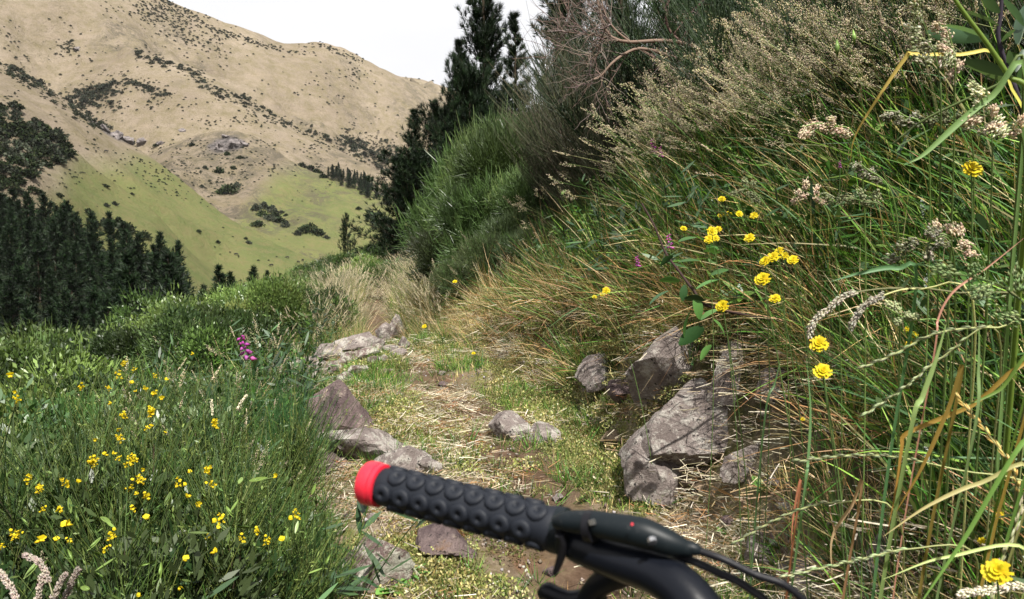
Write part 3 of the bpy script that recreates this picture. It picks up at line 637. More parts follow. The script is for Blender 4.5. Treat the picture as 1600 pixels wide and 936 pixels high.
def rockfree(X, Y):   # leave the outcrop at the foot of the bank open
    k = np.ones(len(X), bool)
    for cx, cy, r_ in ROCK_CLEAR: k &= (X-cx)**2+(Y-cy)**2 > r_*r_*.72
    return k
ROCK_CLEAR = []
for px, py, r_ in ((1040,640,.16),(1110,690,.30),(1050,760,.2),(1120,770,.22),(450,592,.34),(500,588,.34),(560,568,.3),(480,605,.3),(940,600,.12),(980,612,.1),(1200,700,.16),(1150,740,.2),(520,665,.34),(500,690,.3),(590,705,.24),(540,720,.26),(640,735,.2),(580,900,.2)):
    q = hit1(px, py); ROCK_CLEAR.append((q.x, q.y, r_))
# bank: long green grass
lenb = lambda d: sstep(.15, 1.1, d)
P, d, e = sow(44000, -1, 9, .3, 13, lambda X, Y, d, e: sstep(.12, .5, d)*near_clear(X, Y, .85)*(1-.9*sstep(1.9, 2.5, d))*(.35+.65*(Y < 8))*np.where(Y > 5.2, .35, 1)*rockfree(X, Y))
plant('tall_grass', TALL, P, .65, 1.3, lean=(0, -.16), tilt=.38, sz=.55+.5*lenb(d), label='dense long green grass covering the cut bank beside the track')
P, d, e = sow(15000, -1, 12, .9, 17, lambda X, Y, d, e: sstep(.7, 1.6, d)*(1-.9*sstep(2.0, 2.6, d))*near_clear(X, Y, 1.5)*(.06+.9*sstep(2.2, 3.4, Y+.1*X))*.46*np.where(Y > 5.6, .4, 1))
plant('seeded_grass', SEEDY, P, .7, 1.15, lean=(0, -.22), tilt=.3, sz=.6+.5*lenb(d-.3), label='pale seed headed grass standing along the top of the bank')
P, d, e = sow(9000, -2, 6, 1, 12, lambda X, Y, d, e: sstep(.05, .22, d)*(1-sstep(.35, .85, d))*rockfree(X, Y)*np.where(Y > 2.6, 1, .35))
plant('dry_grass', DRYT, P, .7, 1.35, lean=(0, -.5), tilt=.35, sz=.55+.55*sstep(.1, .5, d), label='rust and straw coloured dry grass hanging down the face of the bank')
P, d, e = sow(16000, -8, 6, 1, 20, lambda X, Y, d, e: np.clip(sstep(-.02, .2, d)*(1-sstep(.3, .6, d))*.4+(d > .8)*.15, 0, 1)*rockfree(X, Y))
plant('fine_grass', FINE, P, .5, 1.1, lean=(0, -.2), tilt=.3, label='fine short grass at the foot of the bank')
P, d, e = sow(9000, .2, 3.5, 3.0, 5.2, lambda X, Y, d, e: sstep(.75, 1.05, d)*(1-sstep(1.8, 2.2, d))*(X > .17*Y)*.38)
plant('tall_seed_grass', SEEDY, P, .75, 1.1, lean=(0, -.2), tilt=.22, label='taller pale seed heads along the left shoulder of the bank')
# below the track: grass and weeds of the left slope
P, d, e = sow(22000, -11, 0, .6, 20, lambda X, Y, d, e: sstep(.02, .5, e)*near_clear(X, Y, 1.2)*(.045+.6*sstep(3.6, 5, Y))*rockfree(X, Y)*np.where((e > 2.0) & (Y > 4.5), .18, 1))
zz = np.where(P[:, 1] > 3.8, 1, .6)
plant('slope_grass', TALL+FINE+FINE, P, .6, 1.1, tilt=.25, sz=zz*(.45+.6*sstep(.1, 1.2, e)), label='green grass of the slope below the track')
P, d, e = sow(16000, -9, 0, 2, 22, lambda X, Y, d, e: sstep(.05, .5, e)*(.08+.92*sstep(3.6, 4.6, Y)*sstep(-.2, .2, fbm(X*.5, Y*.5, 3, 91)+.1))*(1-sstep(.9, 1.7, e))*np.where((Y > 5.2) & (e > .4), .06, 1)*rockfree(X, Y))
plant('meadow_seed_grass', SEEDY[1:3]+SEEDY[5:], P, .55, .85, tilt=.2, label='feathery seeding grass along the lower edge of the track')
P, d, e = sow(15000, -9, 0, .8, 14, lambda X, Y, d, e: sstep(.1, .8, e)*(.45+.3*sstep(3, 4, Y))*near_clear(X, Y, 1.2)*rockfree(X, Y))
plant('slope_weeds', LEAFY, P, .7, 1.4, tilt=.3, label='leafy green weeds between the broom bushes below the track')
# bank further on and beyond the bend
P, d, e = sow(15000, -3.5, 5, 6.6, 20, lambda X, Y, d, e: ((d > -.1)|((e > -.1)&(e < np.where(Y > 11, .9, .3))))*.85)
plant('meadow_grass', FINE+SEEDY[5:]+SEEDY[1:3]+TALL[4:]+DRYT[1:2], P, .6, 1.05, tilt=.2, sz=np.where(P[:, 1] < 8, .6, 1)*1.0, label='pale mixed grass beyond the bend of the track')
P, d, e = sow(7000, -.5, 5, .8, 6, lambda X, Y, d, e: sstep(.3, .8, d)*.8*near_clear(X, Y, 1.1)*rockfree(X, Y))
plant('bank_weeds', LEAFY, P, .7, 1.5, tilt=.3, label='leafy weeds among the bank grass')
# the track itself
edge = lambda d, e: np.maximum(d, e)
P, d, e = sow(30000, -2.6, 2.2, 1.3, 9.5, lambda X, Y, d, e: (sstep(-.42, -.05, edge(d, e))*(1-sstep(.35, .7, d))*.5+.10*(edge(d, e) < 0))*sstep(.42, .62, vn(X*2.1, Y*2.1, 101)))
plant('track_turf', TURF, P, .6, 1.3, label='short green turf growing on the track')
P, d, e = sow(13000, -2.6, 2.2, 1.3, 9, lambda X, Y, d, e: np.where((d < .55) & (e < .35), .35+.65*sstep(-.4, -.05, edge(d, e)), 0)*sstep(.3, .6, vn(X*2.6+7, Y*2.6, 103)))
plant('straw_litter', LITTER, P, .7, 1.5, tilt=.12, label='dead grass and straw lying on the track')
P, d, e = sow(30000, -2.6, 2.2, 1.3, 9, lambda X, Y, d, e: np.where((d < .45) & (e < .6), sstep(-.42, -.12, edge(d, e))+.04, 0)*sstep(.38, .6, vn(X*1.9+3, Y*1.9, 105)))
plant('track_moss', MOSS, P, .6, 1.7, tilt=.1, label='yellow green moss and stonecrop along the edges of the track')
P, d, e = sow(2600, -2.6, 2.2, 1.3, 9, lambda X, Y, d, e: (edge(d, e) < .3)*.55)
plant('track_gravel', PEB, P, .5, 1.2, label='small stones scattered over the track')
q = []
for px, py, rr, n in ((520,558,26,26),(495,588,20,20),(590,545,16,12),(610,548,10,8),(480,598,16,10),(560,610,10,5),(665,675,16,6),(700,655,10,3),(690,845,26,40),(750,690,20,4),(470,585,10,6)):
    a = rng.normal(0, 1, (n, 2))*.45; q.append(hit(px+a[:, 0]*rr*1.3, py+a[:, 1]*rr*.45))
up_ = [0]*0
for j_, a_ in enumerate(q): a_[:, 2] += .02+(.055*np.exp(-((np.arange(len(a_)) % 7)/9.)) if j_ == 7 else 0)
q = np.concatenate(q)
plant('rust_moss', MOSSR, q, .5, 1.0, label='rust red moss between the stones at the edge of the track')

# ---------------- stones ----------------
def rock_mesh(name, mat, sx, sy, sz, seed, sub=4, planes=11, rough=.06, flat=None):
    import bmesh
    r = np.random.default_rng(seed); bm = bmesh.new(); bmesh.ops.create_icosphere(bm, subdivisions=sub, radius=1)
    v = np.array([x.co[:] for x in bm.verts]); n = sph(planes, r); dd = r.uniform(.55, .95, planes)
    if flat is not None: n = np.concatenate([n, nrm(np.array(flat)[:, :3])]); dd = np.concatenate([dd, np.array(flat)[:, 3]])
    u = nrm(v); k = (u@n.T)/dd[None]; rad = 1/np.maximum(k.max(1), .72)
    o = seed*3.1
    nz_ = fbm(u[:, 0]*1.9+o, u[:, 1]*1.9+u[:, 2]*1.3, 5, seed)+.5*fbm(u[:, 2]*4+o, u[:, 0]*4-u[:, 1]*3, 4, seed+3)
    P = u*(rad*(1+rough*2*nz_))[:, None]*np.array([sx, sy, sz])
    for i, x in enumerate(bm.verts): x.co = P[i]
    me = bpy.data.meshes.new(name); bm.to_mesh(me); bm.free(); me.materials.append(mat)
    me.polygons.foreach_set('use_smooth', np.ones(len(me.polygons), bool))
    try: me.set_sharp_from_angle(angle=R(24))
    except Exception: pass
    return me
def rock(label, px, py, wpx, hpx, mat, seed, depth=.8, rot=0, tilt=(0, 0), sub=4, group=None, flat=None, sink=.25, name='rock', planes=11, rough=.06, up=0):
    """stone whose foot meets the ground where the line of sight through px,py does"""
    p = hit1(px, py); s = math.hypot(p.x, p.y)/FPX*1.02
    sx, sz = wpx*s/2, hpx*s/2/(1-sink*.5)
    me = rock_mesh('rock', mat, sx, sx*depth, sz, seed, sub, planes, rough, flat)
    o = link(name, me, None, (p.x, p.y+sx*depth*.5, p.z+sz*(1-sink*1.0)+up), (tilt[0], tilt[1], rot)); tag(o, label, 'rock', group); return o
def hull_rock(label, px, py, pts, mat, seed, k=1.0):
    import bmesh
    p = hit1(px, py); bm = bmesh.new()
    for q in pts: bm.verts.new([c_*k for c_ in q])
    r_ = bmesh.ops.convex_hull(bm, input=bm.verts); bmesh.ops.triangulate(bm, faces=bm.faces); bmesh.ops.subdivide_edges(bm, edges=bm.edges, cuts=9, use_grid_fill=True); bm.normal_update()
    v = np.array([x.co[:] for x in bm.verts]); n = np.array([x.normal[:] for x in bm.verts]); s = 14/k
    dz = .5*fbm(v[:, 0]*s*.8+seed, v[:, 1]*s*.8+v[:, 2]*s*.6, 4, seed)+.35*fbm(v[:, 2]*s*2.2, v[:, 0]*s*2.2-v[:, 1]*s, 4, seed+5)
    v = v+n*(dz*.022*k)[:, None]
    for i, x in enumerate(bm.verts): x.co = v[i]
    me = bpy.data.meshes.new('rock'); bm.to_mesh(me); bm.free(); me.materials.append(mat); me.polygons.foreach_set('use_smooth', np.ones(len(me.polygons), bool))
    me.set_sharp_from_angle(angle=R(30)); o = link('rock', me, None, (p.x, p.y+.12*k, p.z-.01)); return tag(o, label, 'rock')
hull_rock('pyramid shaped rock with a dark purple left face at the left edge of the track', 524, 693, [(.008, -.02, .29), (-.03, .02, .27), (-.165, .03, .175), (-.17, .0, .02), (-.06, -.15, .02), (.03, -.16, .11), (.15, -.07, .055), (.20, .03, .01), (.1, .16, .08), (-.05, .18, .02), (.15, -.03, -.05), (-.1, .05, -.05)], M_ROCKD, 5, 1.12)
rock('flat pale slab under the pyramid shaped rock', 575, 722, 150, 44, M_ROCK, 12, .7, .1, sink=.3)
rock('low pinkish stone right of the flat slab', 640, 742, 90, 36, M_ROCK, 13, .8, .6)
rock('dark flat stone wedged at the lower left of the pyramid shaped rock', 525, 735, 70, 30, M_ROCKD, 14, .8)
rock('lichen spotted boulder with purple patches at the bottom, left of the rust moss', 580, 930, 150, 78, M_LICHEN, 21, .85, .3, sink=.42, rough=.05)
rock('brown purple stone lying just below the rubber grip', 688, 868, 104, 50, M_ROCKD, 22, .8, -.2, sink=.42)
rock('small pale stone behind the grip near its end cap', 668, 742, 44, 26, M_ROCK, 23, .9)
rock('pale rounded stone set in the middle of the track', 797, 690, 66, 40, M_ROCK, 24, .9, sink=.42)
rock('second flat stone beside the pale stone in the track', 850, 690, 70, 26, M_ROCK, 25, .8, .4, sink=.42)
rock('large weathered boulder under hanging dry grass in the bank', 1034, 640, 130, 124, M_ROCK, 31, .8, .2, sink=.42)
rock('grey pointed stone at the foot of the bank left of the boulder', 940, 606, 56, 44, M_ROCK, 32, .9, sink=.42)
rock('low stone in front of the boulder in the bank', 985, 620, 50, 28, M_ROCKD, 33, .9, sink=.42)
rock('big slanting grey outcrop, the largest rock beside the track', 1112, 712, 240, 118, M_ROCK, 35, .8, .2, (0, -.22), sub=5, sink=.42, planes=9, flat=[(-.35, -.75, .6, .5), (.1, -.3, .95, .55)])
hull_rock('tall narrow rock rising above the slanting outcrop', 1150, 628, [(-.02, 0, .30), (.05, .02, .27), (-.09, 0, .1), (-.12, .0, -.04), (0, -.12, .0), (.12, -.08, .08), (.14, .05, -.04), (0, .15, .1), (.05, -.05, .2)], M_ROCK, 36, .82)
rock('squat grey rock below the slanting outcrop', 1036, 790, 92, 104, M_ROCK, 37, .8, .5, sink=.42)
rock('orange tinted stone tucked beside the squat grey rock', 1080, 764, 56, 30, M_ROCKO, 38, .9, .3, sink=.42)
rock('long pale ridge stone below the outcrop', 1165, 744, 80, 44, M_ROCK, 39, .6, .6, (0, -.4), sink=.42)
rock('grey rock half buried in the dirt above the cables', 1188, 905, 66, 56, M_ROCK, 40, .9, sink=.42)
rock('rough stone at the bottom between the cables and the grass', 1275, 938, 58, 50, M_ROCK, 41, .9, sink=.42)
rock('upright grey stone showing through the grass at the bottom', 1388, 900, 56, 76, M_ROCK, 42, .7, sink=.42)
rock('angular stone behind the grass right of the outcrop', 1205, 630, 50, 50, M_ROCK, 43, .8, sink=.42)
rock('small buried stone left of the slanting outcrop', 1040, 680, 50, 30, M_ROCKO, 44, .9)
rock('flat stone in the bank above the track edge', 960, 700, 50, 20, M_ROCKO, 45, .9)
EDGE = [(452,590,64,24,M_LICHEN,'broad flat stone ending the row of stones at its near end'),(484,582,30,18,M_ROCK,None),(470,600,40,18,M_LICHEN,None),(506,570,34,26,M_ROCK,'upright grey stone beside the large rust moss patch'),(496,596,26,16,M_LICHEN,None),(492,578,20,14,M_ROCK,None),
 (516,590,34,18,M_LICHEN,'cream lichened stone between two rust moss patches'),(530,582,22,14,M_LICHEN,None),(553,553,50,24,M_ROCK,'longest grey stone in the middle of the row'),(578,550,44,22,M_ROCK,None),(568,566,40,18,M_LICHEN,None),(545,570,36,18,M_LICHEN,None),
 (598,540,28,28,M_ROCK,'grey block standing near the far end of the row'),(618,536,30,30,M_ROCK,'tallest stone at the far end of the row'),(588,556,26,14,M_LICHEN,None),(606,556,26,14,M_ROCK,None),(630,548,18,18,M_ROCK,None),(440,606,34,16,M_LICHEN,None),(462,616,36,16,M_ROCK,None),(534,600,30,14,M_LICHEN,None),(560,585,28,12,M_LICHEN,None),(582,572,26,12,M_LICHEN,None),(486,612,24,12,M_ROCK,None),(600,568,20,10,M_LICHEN,None),(622,562,20,12,M_ROCK,None)]
for i, (px, py, w_, h_, m_, lb) in enumerate(EDGE):
    rock(lb or 'small pale stone among those lining the outer edge of the bend', px, py, w_*1.15, h_*1.25, m_, 60+i, .9, i*1.3, sub=3, group='stones lining the outer edge of the bend', sink=.2, name='edge_stone')
smalls = [rock_mesh('pebble_%d' % k, m_, .03, .025, .017, 200+k, 2, 9) for k, m_ in enumerate((M_ROCK, M_ROCKO, M_LICHEN, M_ROCKD))]
k = 0
while k < 70:
    px = rng.uniform(480, 1250); py = rng.uniform(560, 930); p = hit1(px, py)
    dd = abs(p.x-float(xc(p.y)))-float(hw(p.y))
    if dd > .25: continue
    s_ = rng.uniform(.4, 1.3)*(1 if p.y < 5 else 1.5); o = link('loose_stone', smalls[k % 4], None, (p.x, p.y, p.z+.008*s_), (0, 0, rng.uniform(0, 6)), s_)
    tag(o, ('small grey', 'small ochre', 'small lichened', 'small dark')[k % 4]+' loose stone lying '+('beyond the paired pale stones' if p.y > 4.6 else 'on the dirt in the middle of the track' if abs(p.x-float(xc(p.y))) < .35 and p.y > 3 else 'on the dirt near the handlebar' if p.y < 3 else 'against the right bank of the track' if p.x > float(xc(p.y)) else 'by the left edge of the track'), 'stone', 'loose stones lying on the track'); k += 1

# ---------------- helpers to set things on the ground ----------------
def stand(px, Yr):
    """point on the ground in the direction of px at ground range Yr"""
    x, y, _ = ray(px, 468); k = Yr/math.hypot(x, y); X, Y = float(x*k), float(y*k); return Vector((X, Y, float(H(X, Y))))
def top_h(px, py, Yr):
    x, y, z = ray(px, py); k = Yr/math.hypot(x, y); return float(CZ+z*k)
def part_copy(name, data, parent, loc=None, rot=None, scl=None): return link(name, data, parent, loc, rot, scl)

# ---------------- trees and shrubs of the far hills ----------------
def hill_shrub(px, py, wpx, kit, label, cat, group, name, zs=1.0, hs=1.0):
    p = hit([px], [py], rmin=120)[0]
    if not np.isfinite(p).all(): return
    r = math.hypot(p[0], p[1]); s = wpx/2*r/FPX*hs
    o = link(name, kit[rng.integers(0, len(kit))], None, (p[0], p[1], p[2]-.05*s), (0, 0, rng.uniform(0, 6.3)), (s, s, s*zs*rng.uniform(.8, 1.2)))
    tag(o, label, cat, group)
def poly_in(poly, n):
    poly = np.array(poly, float); lo = poly.min(0); hi = poly.max(0); out = []
    while len(out) < n:
        p = rng.uniform(lo, hi); c = False; j = len(poly)-1
        for i in range(len(poly)):
            if (poly[i, 1] > p[1]) != (poly[j, 1] > p[1]) and p[0] < (poly[j, 0]-poly[i, 0])*(p[1]-poly[i, 1])/(poly[j, 1]-poly[i, 1])+poly[i, 0]: c = not c
            j = i
        if c: out.append(p)
    return np.array(out)
def along(pts, n, w_):
    pts = np.array(pts, float); s = np.r_[0, np.cumsum(np.linalg.norm(np.diff(pts, axis=0), axis=1))]
    u = rng.uniform(0, s[-1], n); return np.stack([np.interp(u, s, pts[:, 0]), np.interp(u, s, pts[:, 1])], 1)+rng.normal(0, 1, (n, 2))*w_*np.array([1, .6])
# native bush, upper left: crowns one can tell apart
bush = poly_in([(-30,150),(20,163),(60,182),(100,212),(110,240),(70,262),(25,288),(-30,300)], 150)
bush = bush[np.argsort(bush[:, 1])]
for p in bush: hill_shrub(p[0], p[1]+3, rng.uniform(10, 19), FSD, 'round dark tree in the '+('upper' if p[1] < 200 else 'middle' if p[1] < 245 else 'lower')+' part of the bush at the '+('left edge' if p[0] < 35 else 'upper left'), 'tree', 'native bush on the upper left slope', 'native_tree', 1.05)
lone = [(357,298,24,'lone round shrub group above the second green spur'),(345,300,14,None),(370,290,12,None),(165,290,9,'small dark tree high on the green spur'),(166,320,8,None),(179,318,9,None),(206,302,7,None),(137,331,15,'round dark tree alone low on the green spur'),(105,322,12,None),(92,305,10,None),(80,318,10,None),(62,300,12,None),(50,296,14,None),(30,300,16,None),
 (165,352,26,None),(185,354,22,None),(200,358,18,None),(150,350,14,None),(225,368,16,None),(310,360,8,None),(388,378,9,None),(384,372,6,None),(340,377,8,None),(185,340,7,None),(400,325,14,'first round tree of the clump on the valley side'),(412,322,14,None),(425,328,16,None),(410,335,15,None),(422,341,18,None),(436,345,18,None),(447,352,14,None),(403,350,17,None),(430,336,14,None),(440,330,8,None),(447,335,6,None),(475,360,18,None),(486,358,20,None),(497,364,18,None),(465,364,12,None),(510,370,9,None),
 (590,345,28,'dark bushy pine alone on the right green slope'),(580,337,18,None),(560,325,8,None),(610,342,9,None),(485,262,14,None),(495,268,14,None),(472,258,12,None),(505,275,12,None),(365,262,8,None),(355,240,9,None),(205,222,12,None),(245,226,9,None),(300,226,9,None),(320,262,9,None),(342,268,14,None),(315,290,8,None),(375,245,7,None)]
for px, py, w_, lb in lone: hill_shrub(px, py+2, w_, FSD, lb or (('large ' if w_ > 15 else 'small ' if w_ < 10 else '')+'dark round tree '+('in the clump on the right valley side' if 398 < px < 455 and py > 315 else 'in the lower clump right of the valley side clump' if px < 515 and px > 460 and py > 350 else 'beside the shelter belt of pines' if px > 460 and py < 290 else 'on the right green slope' if px > 460 else 'just above the dark pine forest' if px < 230 and py > 335 else 'on the left green spur' if py > 280 and px < 300 else 'on the tan slope between the spurs' if px > 230 and py < 300 else 'low on the left green spur' if px > 300 else 'high on the left slope')), 'tree', 'scattered round trees of the valley slopes', 'hillside_tree', .95)
bands = [([(0,98),(60,137),(110,167),(165,203)], 60, 5, (6, 12)), ([(115,150),(185,138)], 40, 9, (6, 11)), ([(120,160),(190,165)], 16, 6, (6, 10)), ([(195,125),(262,152)], 26, 4, (4, 9)),
 ([(212,82),(300,112),(340,146),(390,160),(430,186),(520,222),(600,262),(650,290)], 110, 5, (5, 10)), ([(530,215),(625,258)], 40, 6, (7, 13)), ([(585,215),(650,262)], 26, 8, (5, 9)), ([(620,240),(650,290)], 14, 6, (5, 9)),
 ([(95,72),(118,80)], 14, 7, (4, 8)), ([(285,15),(330,45),(440,78)], 40, 2.5, (4, 8)), ([(500,69),(560,95)], 18, 2.5, (4, 8)), ([(215,10),(290,55),(335,75)], 60, 12, (4, 8)), ([(230,0),(275,20)], 40, 9, (5, 9))]
n_ = 0
BLAB = ['dark bush in the band descending from the left edge to the gully', 'dark bush in the dense patch beside the left gully', 'dark bush under the dense patch beside the left gully', 'dark bush in the short band right of the dense patch', 'dark bush in the longest diagonal band across the mountain', 'dark bush in the thick lower end of the right gully', 'dark bush beside the lower right gully', 'dark bush above the shelter belt of pines', 'dark bush in the small clump high on the left', 'dark bush along the skyline ridge', 'dark bush on the second bump of the skyline', 'dark bush in the broad purple band below the summit', 'dark bush at the summit by the upper edge']
for bi, (pts, n, w_, (a_, b_)) in enumerate(bands):
    for p in along(pts, n, w_):
        n_ += 1
        if n_ < 300: hill_shrub(p[0], p[1], rng.uniform(a_, b_), FS, BLAB[bi], 'shrub', 'scrub bushes in bands on the mountain', 'mountain_scrub_bush', hs=.92)
# the rest, too many and small to tell apart
sp = [along(p_, int(n*4.5), w_*1.5) for p_, n, w_, _ in bands]
cl = rng.uniform([-20, 5], [700, 290], (70, 2))
for c_ in cl: sp.append(c_+rng.normal(0, 1, (rng.integers(3, 20), 2))*np.array([14, 5]))
sp.append(rng.uniform([-30, 0], [720, 300], (420, 2))); sp.append(poly_in([(225,235),(300,215),(400,230),(440,262),(400,290),(330,310),(280,285)], 230)); sp.append(poly_in([(180,235),(260,262),(330,325),(240,300)], 90)); sp.append(rng.uniform([60, 290], [520, 450], (60, 2)))
sp.append(along([(480,255),(560,272),(650,300)], 60, 8)); sp.append(along([(540,195),(620,255)], 70, 9)); sp.append(poly_in([(-20,165),(100,215),(105,245),(20,290),(-20,300)], 120))
sp = np.concatenate(sp); hp = hit(sp[:, 0], sp[:, 1], rmin=300); ok = np.isfinite(hp).all(1); hp = hp[ok]
r_ = np.hypot(hp[:, 0], hp[:, 1]); S = rng.uniform(.7, 1.9, len(hp))*r_/FPX
scatter('distant_scrub', FS, hp, np.stack([0*r_, 0*r_, rng.uniform(0, 6, len(hp))], 1), S, rng.integers(0, 3, len(hp)), 'tiny dark scrub bushes dotted over the far slopes')

for i, (px, py, wpx, hpx, lb) in enumerate([(345,236,26,22,'pale crag at the left of the big outcrop above the green spurs'),(362,232,30,26,'largest crag in the middle of the outcrop above the green spurs'),(378,228,18,16,'crag at the right end of the outcrop above the green spurs'),(352,216,16,10,'upper crag of the outcrop above the green spurs'),(160,203,16,12,'highest crag of the line descending to the gully'),(178,213,22,15,'second crag of the line descending to the gully'),(198,222,22,15,'third crag of the line descending to the gully'),(222,222,18,10,'low crag beside the gully bushes'),(250,226,16,9,'crag right of the low one by the gully'),(640,228,10,14,'small crag in the gully at the right of the mountain'),(118,78,14,8,'crag above the high clump of scrub'),(283,205,14,6,'flat crag between the gully and the big outcrop')]):
    p = hit([px], [py], rmin=300)[0]; s_ = math.hypot(p[0], p[1])/FPX; me = rock_mesh('crag', M_CRAG, wpx*s_/2, wpx*s_*.4, hpx*s_/2, 300+i, 3, 14, .22)
    tag(link('crag', me, None, (p[0], p[1]+wpx*s_*.2, p[2]+hpx*s_*.12), (.2, 0, i*1.1)), lb, 'rock', 'crags on the mountain')
# plantation pines: dark forest at the left, a belt on the right spur
def forest(cands, minr, limit, fn):
    got = []
    for p in cands:
        if len(got) >= limit: break
        if all((p[0]-q[0])**2+(p[1]-q[1])**2 > minr**2 for q in got): got.append(p); fn(p, len(got))
    return got
cand = []
for _ in range(5200):
    px = rng.uniform(-110, 280); rr = rng.uniform(120, 330)
    if px > 150 and rr > 300-(px-150)*.3: continue
    if px > 215 and rr > 255: continue
    v = stand(px, rr); cand.append(v)
cand.sort(key=lambda v: v.y*0+rng.random())
def far_pine(v, k):
    s = rng.uniform(.55, 1.12)*(1 if v.y > 150 else .8); me = k % 4
    o = thing('plantation_pine', 'tall dark pine in the '+('front' if v.length < 190 else 'middle' if v.length < 250 else 'top')+' rows of the dense forest, '+('cut by the left edge' if v.x/v.y < -.6 else 'in its main body' if v.x/v.y < -.5 else 'towards its right end'), 'pine tree', (v.x, v.y, v.z-.3), 'pines of the dark forest on the left', (rng.normal(0, .03), rng.normal(0, .03), rng.uniform(0, 6)), (s*rng.uniform(.8, 1.15), s*rng.uniform(.8, 1.15), s))
    part_copy('trunk', FARP[me][0], o); part_copy('crown', FARP[me][1], o)
forest(cand, 5.6, 250, far_pine)
bp = along([(512,279),(560,300),(600,318),(645,338)], 90, 3)
bp[:, 1] -= rng.uniform(0, 16, len(bp)); cb = [Vector(q) for q in hit(bp[:, 0], bp[:, 1], rmin=500) if np.isfinite(q).all()]
def belt_pine(v, k):
    s = rng.uniform(.6, .95); me = k % 4
    o = thing('belt_pine', 'dark pine in the shelter belt crossing the right green spur', 'pine tree', (v.x, v.y, v.z-.3), 'pines of the shelter belt on the far spur', (0, 0, rng.uniform(0, 6)), s)
    part_copy('trunk', FARP[me][0], o); part_copy('crown', FARP[me][1], o)
forest(cb, 4.0, 60, belt_pine)
# small pines rising above the shrubs in the valley
def solve_top(px, py, h, r0, r1):
    best = None
    for rr in np.linspace(r0, r1, 160):
        v = stand(px, rr); g_ = abs(v.z+h-top_h(px, py, rr))
        if best is None or g_ < best[0]: best = (g_, v)
    return best[1]
vp = [(345,416,11,'tallest of the dark valley pines beyond the green shrubs'),(362,426,10,'pine touching the tallest valley pine on its right'),(397,417,9,'cone shaped valley pine standing apart right of the tallest pair'),(419,424,8,'thin open valley pine right of the cone shaped one'),(440,428,7,'last small valley pine before the broom bushes'),(282,448,9,'small pine between the dark forest and the tallest valley pine'),(318,446,7,'low young pine left of the tallest valley pine'),(300,462,6,'lowest young pine in the gap beside the dark forest')]
for i, (px, py, h, lb) in enumerate(vp):
    v = solve_top(px, py, h, 60, 210); o = thing('valley_pine', lb, 'pine tree', v, 'small pines below the green shrubs', (0, 0, i*1.7), (h/20*1.05, h/20*1.05, h/20)); part_copy('trunk', FARP[i % 4][0], o); part_copy('crown', FARP[i % 4][1], o)
def near_pine(px, ytop, rr, k, wid, label, yaw=0, dz=0):
    v = stand(px, rr); h0 = (12, 10, 4, 6)[k]; h = top_h(px, ytop, rr)-v.z; s = h/h0
    o = thing('pine_tree', label, 'pine tree', (v.x, v.y, v.z-.1), None, (0, 0, yaw), (s*wid, s*wid, s)); part_copy('trunk', PINES[k][0], o); part_copy('crown', PINES[k][1], o)
near_pine(757, -150, 31, 0, .72, 'tallest dark pine, its top cut off by the upper edge', .4)
near_pine(803, 18, 36, 1, .95, 'slender pine just right of the tallest one', 1.4)
near_pine(722, 60, 34, 1, 1.0, 'pine whose side branches show left of the tallest one', 2.2)
near_pine(695, 175, 27, 3, .85, 'broad dark pine low beside the tallest one', 2.9)
near_pine(652, 168, 29, 1, 1.25, 'narrow leaning pine left of the broad dark pine', 3.3)
near_pine(650, 245, 23, 3, 1.25, 'dark spreading pine at the left end of the group', 4.0)
near_pine(880, -160, 27, 0, .95, 'grey green pine behind the dead broom', 5.1)
near_pine(960, -120, 24, 0, 1.0, 'shaded pine behind the bare branches', .9)
near_pine(545, 330, 33, 2, .85, 'young pine with upturned branches standing alone in front of the green spur', .3)
near_pine(518, 396, 36, 2, .9, 'smaller young pine left of the lone young pine', 1.3)
near_pine(735, 120, 25, 3, .6, 'dark pine crown filling the foot of the tallest pine', 1.1)
near_pine(612, 345, 27, 3, 1.3, 'bushy young pine right of the lone young pine', 2.0)
near_pine(1090, -260, 17, 0, 1.0, 'dark pine hidden behind the grassy bank', 2.5)
near_pine(1290, -330, 14, 0, 1.0, 'dark pine rising behind the top of the bank', 3.5)

# ---------------- broom and other bushes ----------------
BUSHQ = []
def bush_at(px, ytop, rr, var, label, wid=1.0, cat='bush', name='broom_bush', group=None, base_h=1.25, minh=.3, q=False):
    me = var; v = stand(px, rr); h = max(minh, top_h(px, ytop, rr)-v.z); s = h/base_h; yaw = rng.uniform(0, 6.3)
    o = thing(name, label, cat, (v.x, v.y, v.z-.03), group, (0, 0, yaw), (s*wid, s*wid, s))
    part_copy('stem', me[0], o); tw = part_copy('foliage', me[1], o); tw['kind'] = 'stuff'
    if q:
        m = Matrix.Translation(o.location) @ Matrix.Rotation(yaw, 4, 'Z') @ Matrix.Diagonal((s*wid, s*wid, s, 1))
        Q = me[2].reshape(-1, 3); Q = np.c_[Q, np.ones(len(Q))]@np.array(m).T; BUSHQ.append((o, Q[:, :3], m))
    return o
A_, B_, C_, D_ = BROOM
NEARB = [(385,612,3.5,C_,.95,'dark green spiky broom just left of the pyramid shaped rock'),(250,610,3.0,A_,1.2,'flowering broom left of the spiky one, dotted with yellow'),(140,665,2.3,A_,1.15,'flowering broom nearest the bottom left, thick with pods'),
 (320,770,2.15,A_,1.1,'low sprawling broom in front of the spiky one'),(20,720,2.2,B_,1.2,'broom cut by the left edge near the bottom corner'),(425,835,2.3,C_,.9,'low broom whose long twigs arch over the track edge'),(60,620,3.3,D_,1.2,'leafy bush at the left edge beside the flowering broom'),
 (190,575,4.3,B_,1.2,'broom topped by many small yellow flowers above the others'),(-90,640,2.8,B_,1.2,'bush just outside the left edge'),(120,590,4.2,D_,1.2,'bright leafy bush behind the flowering broom'),(290,700,2.6,B_,1.1,'yellowish broom between the flowering and sprawling ones')]
